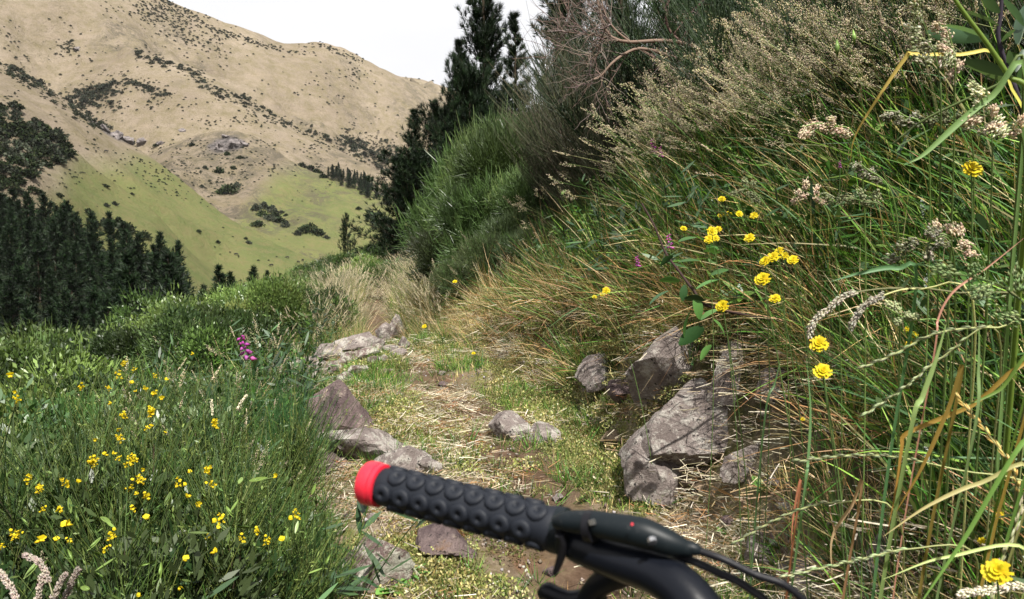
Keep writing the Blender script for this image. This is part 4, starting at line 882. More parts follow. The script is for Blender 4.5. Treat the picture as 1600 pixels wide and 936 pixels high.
LOWB = [(30,640,2.9,0,'dark leafy shrub at the left edge above the bottom flowers'),(110,615,3.4,1,'pale leafy shrub under the top yellow flowers'),(190,720,2.5,0,'leafy shrub among the flowering broom twigs'),(70,770,2.1,1,'low leafy shrub in the bottom left corner'),(290,575,4.6,1,'rounded leafy shrub above the flowering broom'),(-20,600,4.0,0,'leafy shrub partly outside the left edge'),(420,760,2.8,0,'leafy shrub by the track near the red cap'),(240,548,6.5,1,'rounded shrub in front of the thicket')]
for px, yt, rr, k_, lb in LOWB: bush_at(px, yt, rr, LOWL[k_], lb, 1.15, base_h=.8, name='leafy_shrub', cat='shrub')
for px, yt, rr, var, wd, lb in NEARB: bush_at(px, yt, rr, var, lb, wd, q=True)
MIDB = [(300,500,7.6,D_,1.1),(375,488,8.2,B_,1.1),(440,478,8.6,D_,1.1),(480,500,8.0,B_,.9),(235,515,7.4,B_,1.1),(415,530,7.0,D_,.8),(520,470,10.5,B_,.8),(238,478,11,D_,1.2),(295,468,12,B_,1.2),(355,458,12.5,D_,1.3),(415,455,12.5,D_,1.3),(462,462,12,B_,1.2),(270,535,8,D_,1.2),(340,520,9,B_,1.3),(150,528,8.5,D_,1.3),(75,522,9,B_,1.3),(10,528,8.5,D_,1.3),(205,505,10,B_,1.2),(400,510,9.5,D_,1.2),(450,505,9.5,D_,1.1),(30,560,6,D_,1.2),(110,560,6.2,B_,1.3),(330,575,6.2,B_,1.0),(-60,540,8,B_,1.4),
 (520,428,17,B_,1.4),(470,440,19,D_,1.3),(555,400,22,B_,1.4),(500,420,24,B_,1.4),(600,393,25,B_,1.4),(645,392,24,B_,1.4),(690,395,21,B_,1.3),(575,415,19,D_,1.3),(430,447,21,B_,1.4),(380,452,20,B_,1.4),(240,490,17,B_,1.4),(170,515,15,B_,1.4),(100,520,15,A_,1.4),(20,522,15,B_,1.4),(620,410,17,B_,1.2),(490,470,13,D_,1.2)]
THM = {id(D_): (THICK[2], THICK[1]), id(B_): (THICK[0], THICK[3]), id(A_): (THICK[1], THICK[0])}
MIDL = ['yellow green bush in the thicket below the bend of the track', 'darker green bush of the thicket that falls to the valley']
for i, (px, yt, rr, var, wd) in enumerate(MIDB):
    bush_at(px, yt-20, rr, THM[id(var)][(i*7//3) % 2], ('yellow green' if var is D_ else 'darker green')+' bush '+('at the front' if rr < 9 else 'in the middle' if rr < 15 else 'at the far end')+' of the thicket, '+('by the left edge' if px < 90 else 'below the dark pine forest' if px < 220 else 'below the forest edge' if px < 262 else 'below the valley pines' if px < 440 else 'behind the row of stones' if px < 540 else 'under the big pines'), wd*.85, name='thicket_bush', group='bushes of the thicket below the track', minh=.8)
FA, FB = FEATH
BIGB = [(770,345,7.6,FB,.95,'dark low broom behind the straw coloured grass'),(835,330,7.2,FB,.95,'dark low broom above the dry bank, right of its twin'),(900,330,6.7,FB,.9,'dark broom where the dry bank meets the dead broom'),(725,385,8.2,FB,1.0,'low dark broom at the end of the bank'),(815,146,10.5,FA,.75,'tallest bright green broom beside the dead one'),(755,182,10.8,FA,.8,'bright green broom forming the left shoulder of the tall group'),(850,135,9.6,FA,.9,'grey green broom merging with the dead one'),(775,240,9.0,FA,.95,'lower broom in front of the tall bright group'),(735,262,11.0,FA,.9,'broom at the left foot of the tall group'),(862,230,8.5,FA,.95,'shaded broom under the dead one'),(795,205,9.8,FA,.8,'broom filling the middle of the tall group'),(715,330,10.0,FB,1.1,'small broom by the seeding grass'),(830,300,7.9,FB,1.1,'low broom at the back of the bank')]
for px, yt, rr, var, wd, lb in BIGB: bush_at(px, yt, rr, var, lb, wd, base_h=2.0)
for px, yt, rr, wd, lb in ((965,40,7.6,.8,'dead grey brown broom with dense bare twigs'),(1010,40,6.6,.85,'dead broom behind the bare branch'),(925,120,8.0,.7,'greyish half dead broom between the green and dead ones'),(995,150,6.1,.8,'dark dead broom close behind the bank grass'),(945,235,6.9,.8,'low dark dead broom on the bank')):
    bush_at(px, yt, rr, DARKB, lb, wd, base_h=2.4, name='dead_broom_bush')
for px, yt, rr, wd, lb in ((1060,-30,6.6,1,'dark shrub behind the bare branches'),(1150,-60,5.6,1,'dark shrub at the top of the bank behind seed heads'),(1260,-90,4.7,1,'second dark shrub along the top of the bank'),(1390,-110,4.1,.9,'dark shrub behind the thin dark twigs'),(1530,-120,3.7,.9,'dark shrub behind the narrow leaved plant'),(1680,-100,3.4,.9,'dark shrub at the right edge of the bank'),(1015,130,7.0,.9,'dark green shrub filling the gap left of the bank')):
    bush_at(px, yt, rr, DARKG, lb, wd, base_h=2.0, name='dark_shrub', cat='shrub')
TWIGGY = broom_mesh('twiggy_dark', 1.0, .7, nst=18, ntw=420, leaf=300, pal=[(.03, .025, .022), (.05, .035, .03), (.09, .045, .035), (.05, .07, .03)], mat=M_BARK, tw=.0013, lift=.0, tl=.5)
for px, yt, rr, wd, lb in ((1350,20,3.9,.6,'tangle of thin dark twigs in the upper right grass'),(1470,0,3.6,.6,'second tangle of dark twigs near the narrow leaved plant')):
    bush_at(px, yt, rr, TWIGGY, lb, wd, base_h=1.0, name='twiggy_shrub', cat='shrub')
YG = [(.16, .2, .05), (.2, .24, .07)]
# yellow pea flowers and green pods of the near broom
def pea(g, s=1.0):
    Y1, Y2 = (.95, .78, .03), (.92, .64, .02)
    b = np.array([[0, 0, 0]]*3); d = np.array([[.5, 0, .85], [.35, .5, .75], [.35, -.5, .75]]); ribbons(g, b, d, [.013, .011, .011], [.014, .010, .010], np.array([[-.004, 0, 0]]*3), 3, Y1, prof='leaf', side=np.array([[0, 1, 0], [.5, 1, 0], [-.5, 1, 0]]))
    grains(g, [[0, .001, 0], [0, -.001, 0]], [[1, .12, -.15], [1, -.12, -.15]], .013, .007, np.array([Y2, Y1])); return g
PEA = [pea(Geo()).mesh('pea_flower', M_PETAL)]
g = Geo()
for k in range(6):
    a = k*2.4; gg = pea(Geo()); v = gg.v; m = np.array(Matrix.Rotation(a, 3, 'Z')); off = np.array([math.cos(a)*.005, math.sin(a)*.005, k*.008-.02])
    for vv, ff, cc in zip(gg.v, gg.f, gg.c): pass
    base = g.n
    for vv in gg.v: g.v.append(vv@m.T+off)
    for cc in gg.c: g.c.append(cc)
    for ff in gg.f: g.f.append(ff+base)
    g.n += gg.n
PEACL = g.mesh('pea_cluster', M_PETAL)
g = Geo(); ribbons(g, [[0, 0, 0]]*2, [[0, 0, -1]]*2, .045, .010, np.array([[.006, 0, 0], [.006, 0, 0]]), 6, (.20, .30, .07), prof='leaf', side=np.array([[0, 1, 0], [.15, 1, 0]])); grains(g, [[0, 0, -.002]], [[.1, 0, -1]], .042, .006, (.20, .31, .08)); POD = g.mesh('seed_pod', M_LEAF)
want = [(215,712),(218,725),(212,733),(222,735),(210,742),(216,756),(217,768),(220,774),(214,787),(228,785),(222,797),(218,806),(178,676),(182,686),(188,696),(186,710),(232,640),(238,648),(245,645),(228,655),(234,633),(150,700),(146,708),(140,715),(145,737),(133,717),(160,700),(100,755),(118,748),(70,762),(75,768),(40,745),(108,835),(112,828),(20,840),(33,848),(56,842),(12,862),(78,792),(92,785),(355,812),(345,828),(333,824),(382,830),(392,838),(400,838),(412,842),(285,870),(337,872),(212,923),(286,925),(280,745),(290,746),(292,776),(320,735),(333,756),(443,752),(452,802),(455,845),(334,664),(346,666),(205,592),(210,600),(198,565),(212,575),(245,600),(252,608),(260,602),(232,612),(218,605),(240,615),(185,590),(172,600),(120,600),(8,598),(15,610),(200,615),(256,670),(190,645),(175,640),(300,795),(160,852),(85,855),(315,560)]
allq = [(o, Q, m, *proj(Q[:, 0], Q[:, 1], Q[:, 2])) for o, Q, m in BUSHQ]
def on_twig(px, py, rad=14):
    best = None
    for o, Q, m, qx, qy, f in allq:
        k = np.where((np.hypot(qx-px, qy-py) < rad) & (f > .5))[0]
        if len(k):
            j = k[np.argmin(f[k])]
            if best is None or f[j] < best[0]: best = (f[j], o, Q[j], m)
    return best
for i, (px, py) in enumerate(want):
    for rep in range(2 if i % 3 == 0 else 1):
        b = on_twig(px+rng.normal(0, 3)*rep, py+rng.normal(0, 4)*rep)
        if b is None: continue
        mi = b[3].inverted(); q = Vector(b[2]); q = q+(Vector((0, 0, CZ))-q).normalized()*.07; loc = mi @ q; sc_ = 1/(b[3].to_scale()[0])
        f_ = b[0]; big = rng.random() < .45
        part_copy('blossom', PEACL if big else PEA[0], b[1], loc, (rng.normal(0, .5), rng.normal(0, .5), rng.uniform(0, 6.3)), sc_*rng.uniform(.8, 1.15)*(1 if f_ < 3 else 1.2)*(.55 if big else .95))
for i in range(70):
    px = rng.uniform(10, 520); py = rng.uniform(740, 935); b = on_twig(px, py, 10)
    if b is None: continue
    mi = b[3].inverted(); q = Vector(b[2]); q = q+(Vector((0, 0, CZ))-q).normalized()*.05
    part_copy('seed_pod', POD, b[1], mi @ q, (rng.normal(0, .9), rng.normal(0, .9), rng.uniform(0, 6.3)), rng.uniform(.7, 1.1)/b[3].to_scale()[0])

# ---------------- wild flowers of the bank ----------------
def crown_at(px, py, c0=.28):
    """a point just in front of the grass tops in that direction, and the ground below it"""
    p = hit([px], [py], canopy=c0, rmin=.75)[0]; p = Vector(p); return p
def daisy(name, n=34, R0=.016):
    g = Geo()
    for lay, (m, r_, z, tl) in enumerate(((n, R0, 0, .12), (n, R0*.8, .0015, .35), (int(n*.7), R0*.55, .003, .7), (int(n*.5), R0*.35, .0035, 1.2))):
        a = rng.uniform(0, 2*math.pi, m); d = np.stack([np.cos(a), np.sin(a), np.full(m, tl)], 1)
        ribbons(g, np.stack([0*a, 0*a, 0*a+z], 1), d, r_*rng.uniform(.85, 1.1, m), .0032, 0, 2, pick([(.90, .72, .02), (.88, .64, .015)], m, .05), prof='flat', side=np.stack([-np.sin(a), np.cos(a), 0*a], 1))
    grains(g, [[0, 0, -.010]], [[0, 0, 1]], .013, .009, (.08, .13, .04)); return g.mesh(name, M_PETAL)
DAISY = [daisy('daisy_a'), daisy('daisy_b', 28, .0145)]
HAWK = [(1518,265,32,'large yellow flower high at the right, level with the pale stems'),(1580,270,16,'half hidden yellow flower just right of the large high one'),(1062,316,9,None),(1128,311,13,'single yellow flower above the upper cluster'),(1142,322,9,None),(1126,336,11,None),(1139,334,11,None),(1155,334,13,None),(1178,337,13,'rightmost yellow flower of the upper row'),(1181,290,10,None),(1193,293,10,None),(1068,357,12,'leftmost yellow flower of the upper bank'),(1112,362,18,None),(1122,358,13,None),(1108,374,16,None),(1118,372,14,None),(1171,372,17,'yellow flower alone below the upper row'),(1196,408,20,None),(1208,402,20,None),(1218,392,16,None),(1226,400,14,None),(1239,406,19,'yellow flower at the right end of the middle cluster'),(1229,380,9,None),(1192,436,27,'big yellow flower hanging below the middle cluster'),(1211,467,19,'yellow flower low between the middle cluster and the dark gap'),(1129,478,23,'yellow flower beside the large bramble leaves'),(1279,538,30,'upper of the two large yellow flowers over the outcrop grass'),(1285,580,32,'lower of the two large yellow flowers over the outcrop grass'),(1417,515,12,None),(1428,523,15,'largest of the small group of yellow flowers right of the pale plumes'),(1421,538,14,None),(1423,552,11,None),(1551,543,14,'small yellow flower near the right edge at mid height'),(1562,805,17,'yellow flower above the one in the bottom right corner'),(1534,845,13,'small yellow flower left of the bottom right corner one'),(1558,893,50,'largest yellow flower, in the bottom right corner'),(947,454,13,'yellow flower on the dry part of the bank'),(929,464,9,None),(941,460,9,None),(711,440,8,None),(663,510,8,None),(740,552,7,None),(1254,655,7,None)]
for i, (px, py, dpx, lb) in enumerate(HAWK):
    Yw = .032*FPX/dpx; p0 = crown_at(px, py, .34 if dpx > 15 else .28); Yc = p0.y
    Yf = min(Yw, Yc+.05) if Yw < Yc else Yc
    fp = at(px, py, Yf); gz = float(H(fp.x, fp.y))
    if fp.z-gz < .08: Yf = Yc; fp = at(px, py, Yf)
    gx, gy = fp.x+rng.uniform(.06, .25), fp.y+rng.uniform(.05, .2); gz = float(H(gx, gy)); sc_ = min(dpx/(.032*FPX/fp.y), 1.5)
    root = thing('yellow_hawkbit', lb or ('small yellow flower '+('in the pair level with the brown seed head' if py < 300 else 'in the uppermost row over the bank' if py < 345 and dpx >= 10 else 'beside the uppermost row' if py < 345 else 'in the tight cluster under the uppermost row' if py < 385 and px < 1130 else 'in the middle cluster' if py < 415 and px > 1180 and px < 1260 else 'in the small group right of the pale plumes' if px > 1400 else 'on the dry part of the bank' if px > 900 and px < 960 else 'at the far end of the bank by the track bend' if px < 800 else 'low in the grass by the outcrop')), 'flower', (gx, gy, gz), 'yellow flowers in the bank grass')
    rel = fp-Vector((gx, gy, gz)); t_ = np.linspace(0, 1, 8)[:, None]; P_ = np.array(rel)*t_+np.array([.02, 0, .05])*np.sin(math.pi*t_)
    g = Geo(); tubes(g, P_[None], np.linspace(.0016, .0012, 8), (.10, .16, .05), 5); part_copy('stem', g.mesh('hawkbit_stem', M_GRASS), root)
    tc_ = (Vector((0, 0, CZ))-fp).normalized(); nd = (tc_*.85+Vector((rng.normal(0, .3), rng.normal(0, .2), .75))).normalized()
    part_copy('flower_head', DAISY[i % 2], root, rel, nd.to_track_quat('Z', 'Y').to_euler(), sc_)
def fox(n, Ls, s=1.0):
    g = Geo(); P = np.stack([np.zeros(n), np.zeros(n), np.linspace(0, Ls, n)], 1); a = np.arange(n)*2.4
    d = np.stack([np.cos(a), np.sin(a), -.35+0*a], 1); grains(g, P, d, .020*s*np.linspace(1, .6, n), .011*s*np.linspace(1, .6, n), pick([(.62, .10, .48), (.70, .18, .58), (.5, .07, .38)], n, .08)); return g
FOXM = fox(14, .05).mesh('pink_spike', M_PETAL)
for px, py, s, lb in ((1022,232,1.25,'magenta flower spike high on the left shoulder of the bank'),(1033,238,.8,'small magenta flower right beside the high magenta spike'),(1047,380,1.0,'magenta flower above the bramble leaves'),(997,409,.8,'lowest magenta flower, left of the bramble cane'),(387,552,1.6,'magenta flower spike above the pale grass left of the stones'),(1313,252,.35,'tiny purple flower in the upper right grass')):
    p = crown_at(px, py, .72 if px > 500 else .75) ; gz = float(H(p.x, p.y)); root = thing('pink_flower_spike', lb, 'flower', (p.x+.03, p.y+.03, float(H(p.x+.03, p.y+.03))), 'magenta flowers')
    rel = p-root.location; g = Geo(); tubes(g, (np.array(rel)*np.linspace(0, 1, 5)[:, None])[None], .0018, (.09, .15, .05), 5); part_copy('stem', g.mesh('spike_stem', M_GRASS), root); part_copy('flower_head', FOXM, root, rel-Vector((0, 0, .02)), (.2, -.2, 0), s*1.25)

# ---------------- stalks, canes and leaves close to the lens ----------------
def smooth_path(pts, n=26):
    P = np.array([list(p) for p in pts], float)
    if len(P) < 3: return P[0]+(P[-1]-P[0])*np.linspace(0, 1, n)[:, None]
    Q = np.vstack([2*P[0]-P[1], P, 2*P[-1]-P[-2]]); out = []
    m = max(2, n//(len(P)-1))
    for i in range(1, len(Q)-2):
        for t in np.linspace(0, 1, m, endpoint=False):
            a, b, c, d = Q[i-1], Q[i], Q[i+1], Q[i+2]; out.append(.5*((2*b)+(-a+c)*t+(2*a-5*b+4*c-d)*t*t+(-a+3*b-3*c+d)*t**3))
    out.append(P[-1]); return np.array(out)
def strip(g, P, W, col, coltip=None, fold=.25, up=None):
    """a leaf blade with a folded midrib along a path"""
    n = len(P); T = nrm(np.gradient(P, axis=0)); u = np.array([.2, -1, .5]) if up is None else up; S = nrm(np.cross(T, u)); Nn = np.cross(S, T)
    W = np.broadcast_to(W, n)[:, None]; V = np.stack([P-S*W/2+Nn*W*fold, P, P+S*W/2+Nn*W*fold], 1).reshape(-1, 3)
    F = []
    for k in range(n-1):
        for s_ in range(2): F.append([k*3+s_, k*3+s_+1, (k+1)*3+s_+1, (k+1)*3+s_])
    t = np.linspace(0, 1, n)[:, None]; c = np.array(col)*(1-t)+np.array(coltip if coltip is not None else col)*t
    g.add(V, F, np.repeat(c, 3, 0))
def grounded(p, dx=.08, dy=.05):
    x, y = p.x+dx, p.y+dy; return Vector((x, y, float(H(x, y))-.01))
def stalk(label, pts, kind, col, wid=.002, head=None, group=None, base=(.2, .3), hcol=None, hs=1.0, name='grass_stalk', anchor=True):
    """pts: from the tip back to the foot (px, py, distance)"""
    P = [at(*p) for p in pts]
    if anchor:
        gp = grounded(P[-1], *base); mid = (P[-1]+gp)/2; mid.z = max(mid.z, P[-1].z*.65+gp.z*.35); P += [mid, gp]
    root = P[-1].copy(); A = smooth_path([p-root for p in P], 34)
    o = thing(name, label, 'grass stalk', root, group)
    g = Geo()
    if kind == 'blade': strip(g, A, wid*np.clip(np.linspace(.1, 3.2, len(A)), .1, 1), hcol or col, col)
    else: tubes(g, A[None], np.linspace(wid*.4, wid*.8, len(A)), col, 5)
    part_copy('blade' if kind == 'blade' else 'stem', g.mesh('stalk_stem', M_GRASS), o)
    if head:
        g = Geo(); L = np.r_[0, np.cumsum(np.linalg.norm(np.diff(A, axis=0), axis=1))]
        def pos(u):
            q = np.array([np.interp(u, L, A[:, k]) for k in range(3)]).T; q2 = np.array([np.interp(u+.004, L, A[:, k]) for k in range(3)]).T; return q, nrm(q-q2)
        hc = hcol or [(.50, .44, .30), (.56, .5, .38)]
        if head == 'rye':
            u = np.arange(0, .17*hs, .0105); q, d = pos(u); sg = np.where(np.arange(len(u)) % 2, 1, -1)[:, None]; so = nrm(np.cross(d, [0, 1, .2]))
            for k in range(3): grains(g, q+d*-.002*k, d+so*sg*(.10+.09*k)+rng.normal(0, .04, q.shape), .016*hs**.3, .0030, pick(hc, len(u), .1))
        elif head == 'plume':
            u = rng.uniform(0, .085*hs, 420); q, d = pos(u); so = sph(len(u)); gap = .55+.45*np.abs(np.sin(u/.085/hs*math.pi*3.5))
            grains(g, q+so*(.0052*gap*rng.uniform(.2, 1, len(u)))[:, None]*hs**.5, d*1.0+so*.5, .0062, .0022, pick(hc, len(u), .12))
        elif head == 'cocks':
            for j in range(7):
                uu = .012+j*.016*hs; q, d = pos(np.array([uu])); so = sph(1); so -= (so@d[0])[:, None]*d; so = nrm(so); e = nrm(d*.8+so)
                b = q+e*.008*hs; n = 60; w_ = rng.normal(0, 1, (n, 3))*np.array([.0042, .0042, .0042])*hs; w_ += e*rng.uniform(0, .018, n)[:, None]*hs
                grains(g, b+w_, nrm(e+sph(n)*.35), .0085*hs**.5, .0030, pick(hc, n, .15))
        part_copy('seed_head', g.mesh('stalk_head', M_DRY), o)
    return o
YS, GS, RS = (.40, .36, .12), (.16, .24, .07), (.34, .15, .10)
RYE = [(.30, .36, .20), (.38, .42, .25)]
WHT = [(.74, .68, .56), (.66, .60, .46), (.80, .75, .64)]; PNK = [(.52, .42, .33), (.48, .36, .28), (.56, .48, .34)]; GRH = [(.30, .34, .18), (.36, .38, .22)]
stalk('straw stalk with a sharp kink, running level to the right', [(1328,254,1.35),(1336,212,1.34),(1372,152,1.32),(1416,88,1.3),(1425,85,1.3),(1500,86,1.3),(1552,82,1.3),(1580,140,1.3),(1606,220,1.3)], 'blade', (.34, .38, .06), .0062, hcol=(.50, .33, .12))
stalk('thick green reed stem crossing the upper right corner', [(1478,-20,1.2),(1510,25,1.2),(1545,72,1.2),(1575,118,1.2),(1612,180,1.2)], 'tube', (.20, .30, .05), .0065)
stalk('green stalk slanting up to the thick reed stem', [(1395,225,1.3),(1440,190,1.28),(1500,160,1.25),(1560,132,1.22),(1600,110,1.22)], 'tube', (.22, .30, .10), .004)
stalk('long green strap leaf rising to the right behind the high yellow flower', [(1420,255,1.2),(1445,240,1.2),(1500,190,1.2),(1550,150,1.2),(1600,120,1.2)], 'blade', (.16, .26, .09), .009)
for i, (pts, hs, lb) in enumerate([([(1432,8,1.25),(1450,55,1.25),(1466,110,1.25),(1470,200,1.25)],1.3,'large greenish cocksfoot head at the top right'),([(1478,38,1.3),(1488,75,1.3),(1492,140,1.3)],1.2,'pink tinged cocksfoot head beside the level straw stalk'),([(1424,68,1.35),(1452,78,1.35),(1490,130,1.35)],.9,'small drooping head under the large greenish one'),([(1540,130,1.2),(1546,190,1.2),(1550,270,1.2)],1.0,'upright bud like head left of the corner leaves'),([(1515,175,1.2),(1560,190,1.2),(1600,240,1.2)],1.0,'white spiky head among green leaves at the right edge'),([(1440,188,1.4),(1478,190,1.4),(1520,230,1.4)],1.1,'pinkish head level with the slanting green stalk'),([(1380,172,1.5),(1412,180,1.5),(1450,230,1.5)],.9,'greenish head left of the pinkish level one'),([(1250,198,1.5),(1295,196,1.5),(1345,250,1.5)],1.2,'long pale head pointing left in the upper bank'),([(1298,318,1.5),(1340,312,1.5),(1400,360,1.5)],1.1,'brown head pointing left above the middle of the bank'),([(1405,410,1.2),(1440,385,1.2),(1490,400,1.2)],1.1,'drooping pink head at mid height near the right'),([(1460,372,1.25),(1480,368,1.25),(1540,420,1.25)],.9,'small pale head right of the drooping pink one'),([(1385,480,1.3),(1420,500,1.3),(1480,520,1.3)],.7,'thin straw head over dark grass'),([(1330,255,1.5),(1352,262,1.5),(1400,330,1.5)],.8,'brownish head at the foot of the kinked stalk'),([(1238,310,1.8),(1262,300,1.8),(1300,360,1.8)],1.0,'brown head right of the upper yellow flowers'),([(1150,305,2.2),(1175,296,2.2),(1210,360,2.2)],1.1,'reddish head beside the upper yellow flowers')]):
    stalk(lb, pts, 'tube', GS, .0022, 'cocks', 'large seed heads in the bank grass', hcol=[GRH+WHT[:1], PNK, GRH][i % 3], hs=hs*.78)
stalk('green cocksfoot head in two lobes at the right edge', [(1488,428,1.0),(1530,435,1.0),(1575,455,1.0),(1610,520,1.0)], 'tube', GS, .0024, 'cocks', hcol=[(.17, .24, .10), (.24, .30, .14)], hs=1.25)
stalk('left white curling plume on a long arching stem', [(1265,524,1.15),(1272,502,1.15),(1298,480,1.15),(1324,461,1.15),(1370,452,1.15),(1430,450,1.15),(1500,458,1.15),(1610,480,1.15)], 'tube', (.36, .36, .16), .0022, 'plume', hcol=WHT, hs=1.15)
stalk('right white curling plume, shorter than its neighbour', [(1330,512,1.12),(1338,495,1.12),(1356,474,1.12),(1400,455,1.12),(1440,452,1.12),(1520,470,1.12)], 'tube', (.36, .36, .16), .002, 'plume', hcol=WHT, hs=.8)
for i, (pts, lb, c_) in enumerate([([(1352,572,1.05),(1400,552,1.05),(1450,525,1.05),(1500,514,1.05),(1560,512,1.05),(1612,520,1.05)],'ryegrass spike arching above the outcrop grass, pointing down left',RYE),([(1250,720,1.1),(1320,712,1.1),(1400,714,1.1),(1500,735,1.1),(1610,760,1.1)],'long ryegrass spike lying level across the dry leaves',RYE),([(1152,846,1.15),(1200,818,1.15),(1250,796,1.15),(1300,786,1.15),(1400,800,1.15)],'pale ryegrass spike rising from the cables to the right',RYE),([(1230,900,1.05),(1290,886,1.05),(1360,870,1.05),(1420,858,1.05),(1520,862,1.05)],'ryegrass spike lowest at the bottom, above the bare dirt',RYE),([(1355,645,1.1),(1380,628,1.1),(1420,600,1.1),(1470,560,1.1),(1560,520,1.1)],'short ryegrass spike slanting up towards the plumes',RYE),([(1500,625,1.0),(1520,650,1.0),(1545,680,1.0),(1590,760,1.0)],'golden ripe spike hanging at the right',[(.55,.38,.12),(.6,.45,.18)]),([(1598,780,.95),(1585,830,.95),(1560,890,.95),(1550,960,.95)],'twisted spike in front of the bottom corner flower',[(.42,.40,.28),(.34,.34,.2)]),([(1500,930,.9),(1550,922,.9),(1610,930,.9)],'beige plume along the bottom edge',WHT)]):
    stalk(lb, pts, 'tube', (.30, .32, .14), .002, 'rye' if i < 7 else 'plume', 'long spikes close to the camera', hcol=c_, hs=1.0 if i != 7 else .9)
BL = [([(1386,835,1.05),(1400,760,1.05),(1408,700,1.05),(1412,680,1.05),(1450,662,1.04),(1520,632,1.02),(1612,585,1.0)],(.50,.36,.08),.006,(.42,.22,.05),'golden leaf bent down at a right angle on the right'),([(1400,800,1.0),(1440,730,1.0),(1480,640,1.0),(1500,590,1.0)],(.44,.36,.10),.006,(.5,.3,.06),'second golden leaf crossing the bent one'),
 ([(1380,838,.95),(1450,790,.95),(1530,755,.95),(1610,748,.95)],(.30,.34,.12),.005,(.5,.42,.2),'pale blade from lower middle up to the right edge'),([(1260,560,1.15),(1266,640,1.15),(1262,720,1.15),(1256,770,1.15)],(.12,.22,.09),.0045,None,'blue green blade standing upright over the outcrop'),
 ([(1480,500,1.0),(1462,560,1.0),(1440,620,1.0),(1420,680,1.0)],(.20,.28,.10),.007,None,'broad pale green blade slanting down near the right'),([(1530,495,1.0),(1528,580,1.0),(1520,680,1.0)],(.17,.25,.10),.005,None,'upright green blade right of the broad pale one'),
 ([(1600,372,1.1),(1540,420,1.1),(1490,455,1.1),(1465,500,1.1),(1458,560,1.1)],(.40,.20,.15),.003,None,'pinkish stem curving through the right of the bank'),([(1298,440,1.3),(1340,428,1.3),(1400,420,1.3),(1430,450,1.3)],(.07,.15,.06),.007,None,'dark green blade arched over the pale plumes'),
 ([(1236,850,1.2),(1240,800,1.2),(1250,760,1.2)],(.30,.12,.07),.004,None,'short reddish blade by the lower dirt'),([(1300,900,1.1),(1300,840,1.1),(1330,790,1.1),(1345,765,1.1)],(.36,.16,.09),.005,(.55,.42,.24),'bent reddish straw standing on the dirt'),
 ([(1495,640,1.0),(1560,610,1.0),(1610,570,1.0)],(.18,.30,.06),.005,None,'bright green blade rising at the right edge'),([(1380,905,.95),(1480,870,.95),(1610,872,.95)],(.30,.36,.14),.004,None,'pale blade level near the bottom right'),([(1420,970,.9),(1500,850,.9),(1610,690,.9)],(.12,.22,.05),.006,None,'green blade leaning steeply at the bottom right'),
 ([(1220,560,1.4),(1210,600,1.4),(1195,650,1.4)],(.12,.22,.09),.004,None,'thin blue green blade hanging in front of the outcrop')]
for pts, c_, w_, hc, lb in BL: stalk(lb, pts, 'blade', c_, w_, None, 'single long grass blades close to the camera', hcol=hc, base=(.04, .2))

for i, (pts, lb) in enumerate([([(40,868,1.25),(62,880,1.25),(78,915,1.25),(84,960,1.25)],'greyish pink plume bending right at the bottom left corner'),([(102,898,1.2),(88,925,1.2),(80,970,1.2)],'upright greyish plume near the bottom left corner'),([(122,890,1.22),(108,920,1.22),(96,970,1.22)],'greyish plume right of the upright one in the corner'),([(0,895,1.2),(20,925,1.2),(30,975,1.2)],'plume cut by the left edge at the bottom'),([(66,900,1.25),(60,930,1.25),(52,975,1.25)],'green tinged plume between the corner plumes'),([(385,618,2.9),(375,632,2.9),(362,665,2.9)],'pale curved plume above the spiky broom'),([(330,625,3.1),(332,645,3.1),(338,680,3.1)],'white plume left of the spiky broom top')]):
    stalk(lb, pts, 'tube', (.30, .28, .18), .0018, 'plume', 'plumes of the lower left', hcol=[(.36, .30, .27), (.42, .36, .31)] if i < 5 else WHT, hs=.75, base=(-.05, .05))

# narrow leaved plant, top right
def leaf_mesh(L, W, col, curl=.15):
    g = Geo(); t = np.linspace(0, 1, 9); P = np.stack([L*t, 0*t, -curl*L*t*t], 1)
    strip(g, P, W*np.clip(np.sin(np.pi*np.clip(t*.93+.05, 0, 1))**.7, .05, 1), np.array(col), np.array(col)*1.15, .12, up=np.array([0, 0, 1.])); return g.mesh('leaf', M_LEAF)
LG = [leaf_mesh(.1, .013, (.13, .21, .12)), leaf_mesh(.1, .016, (.10, .18, .10)), leaf_mesh(.1, .011, (.16, .24, .13))]
def leaves_on(root, lst, kit, Y0, L0=.1, name='leaf', thick=1.0):
    for i, (b, t_) in enumerate(lst):
        y0 = Y0+rng.normal(0, .015); p = at(*b, y0); q = at(*t_, y0-rng.uniform(-.03, .05)); d = q-p
        rot = d.to_track_quat('X', 'Z').to_matrix().to_4x4() @ Matrix.Rotation(rng.normal(.5, .45), 4, 'X')
        s = d.length/L0; part_copy(name, kit[i % len(kit)], root, p-root.location, rot.to_euler(), (s, s*thick, s))
cp = [(1566,-40,1.5),(1564,20,1.5),(1560,60,1.5),(1575,110,1.5),(1598,180,1.5)]; P = [at(*c_) for c_ in cp]; gp = grounded(P[-1], .45, .4); P += [(P[-1]+gp)/2, gp]
plant1 = thing('narrow_leaved_plant', 'plant with narrow grey green leaves on a dark stem, top right corner', 'plant', gp)
g = Geo(); A = smooth_path([p-gp for p in P], 30); tubes(g, A[None], np.linspace(.003, .005, len(A)), (.055, .045, .06), 6); part_copy('stem', g.mesh('dark_stem', M_BARK), plant1)
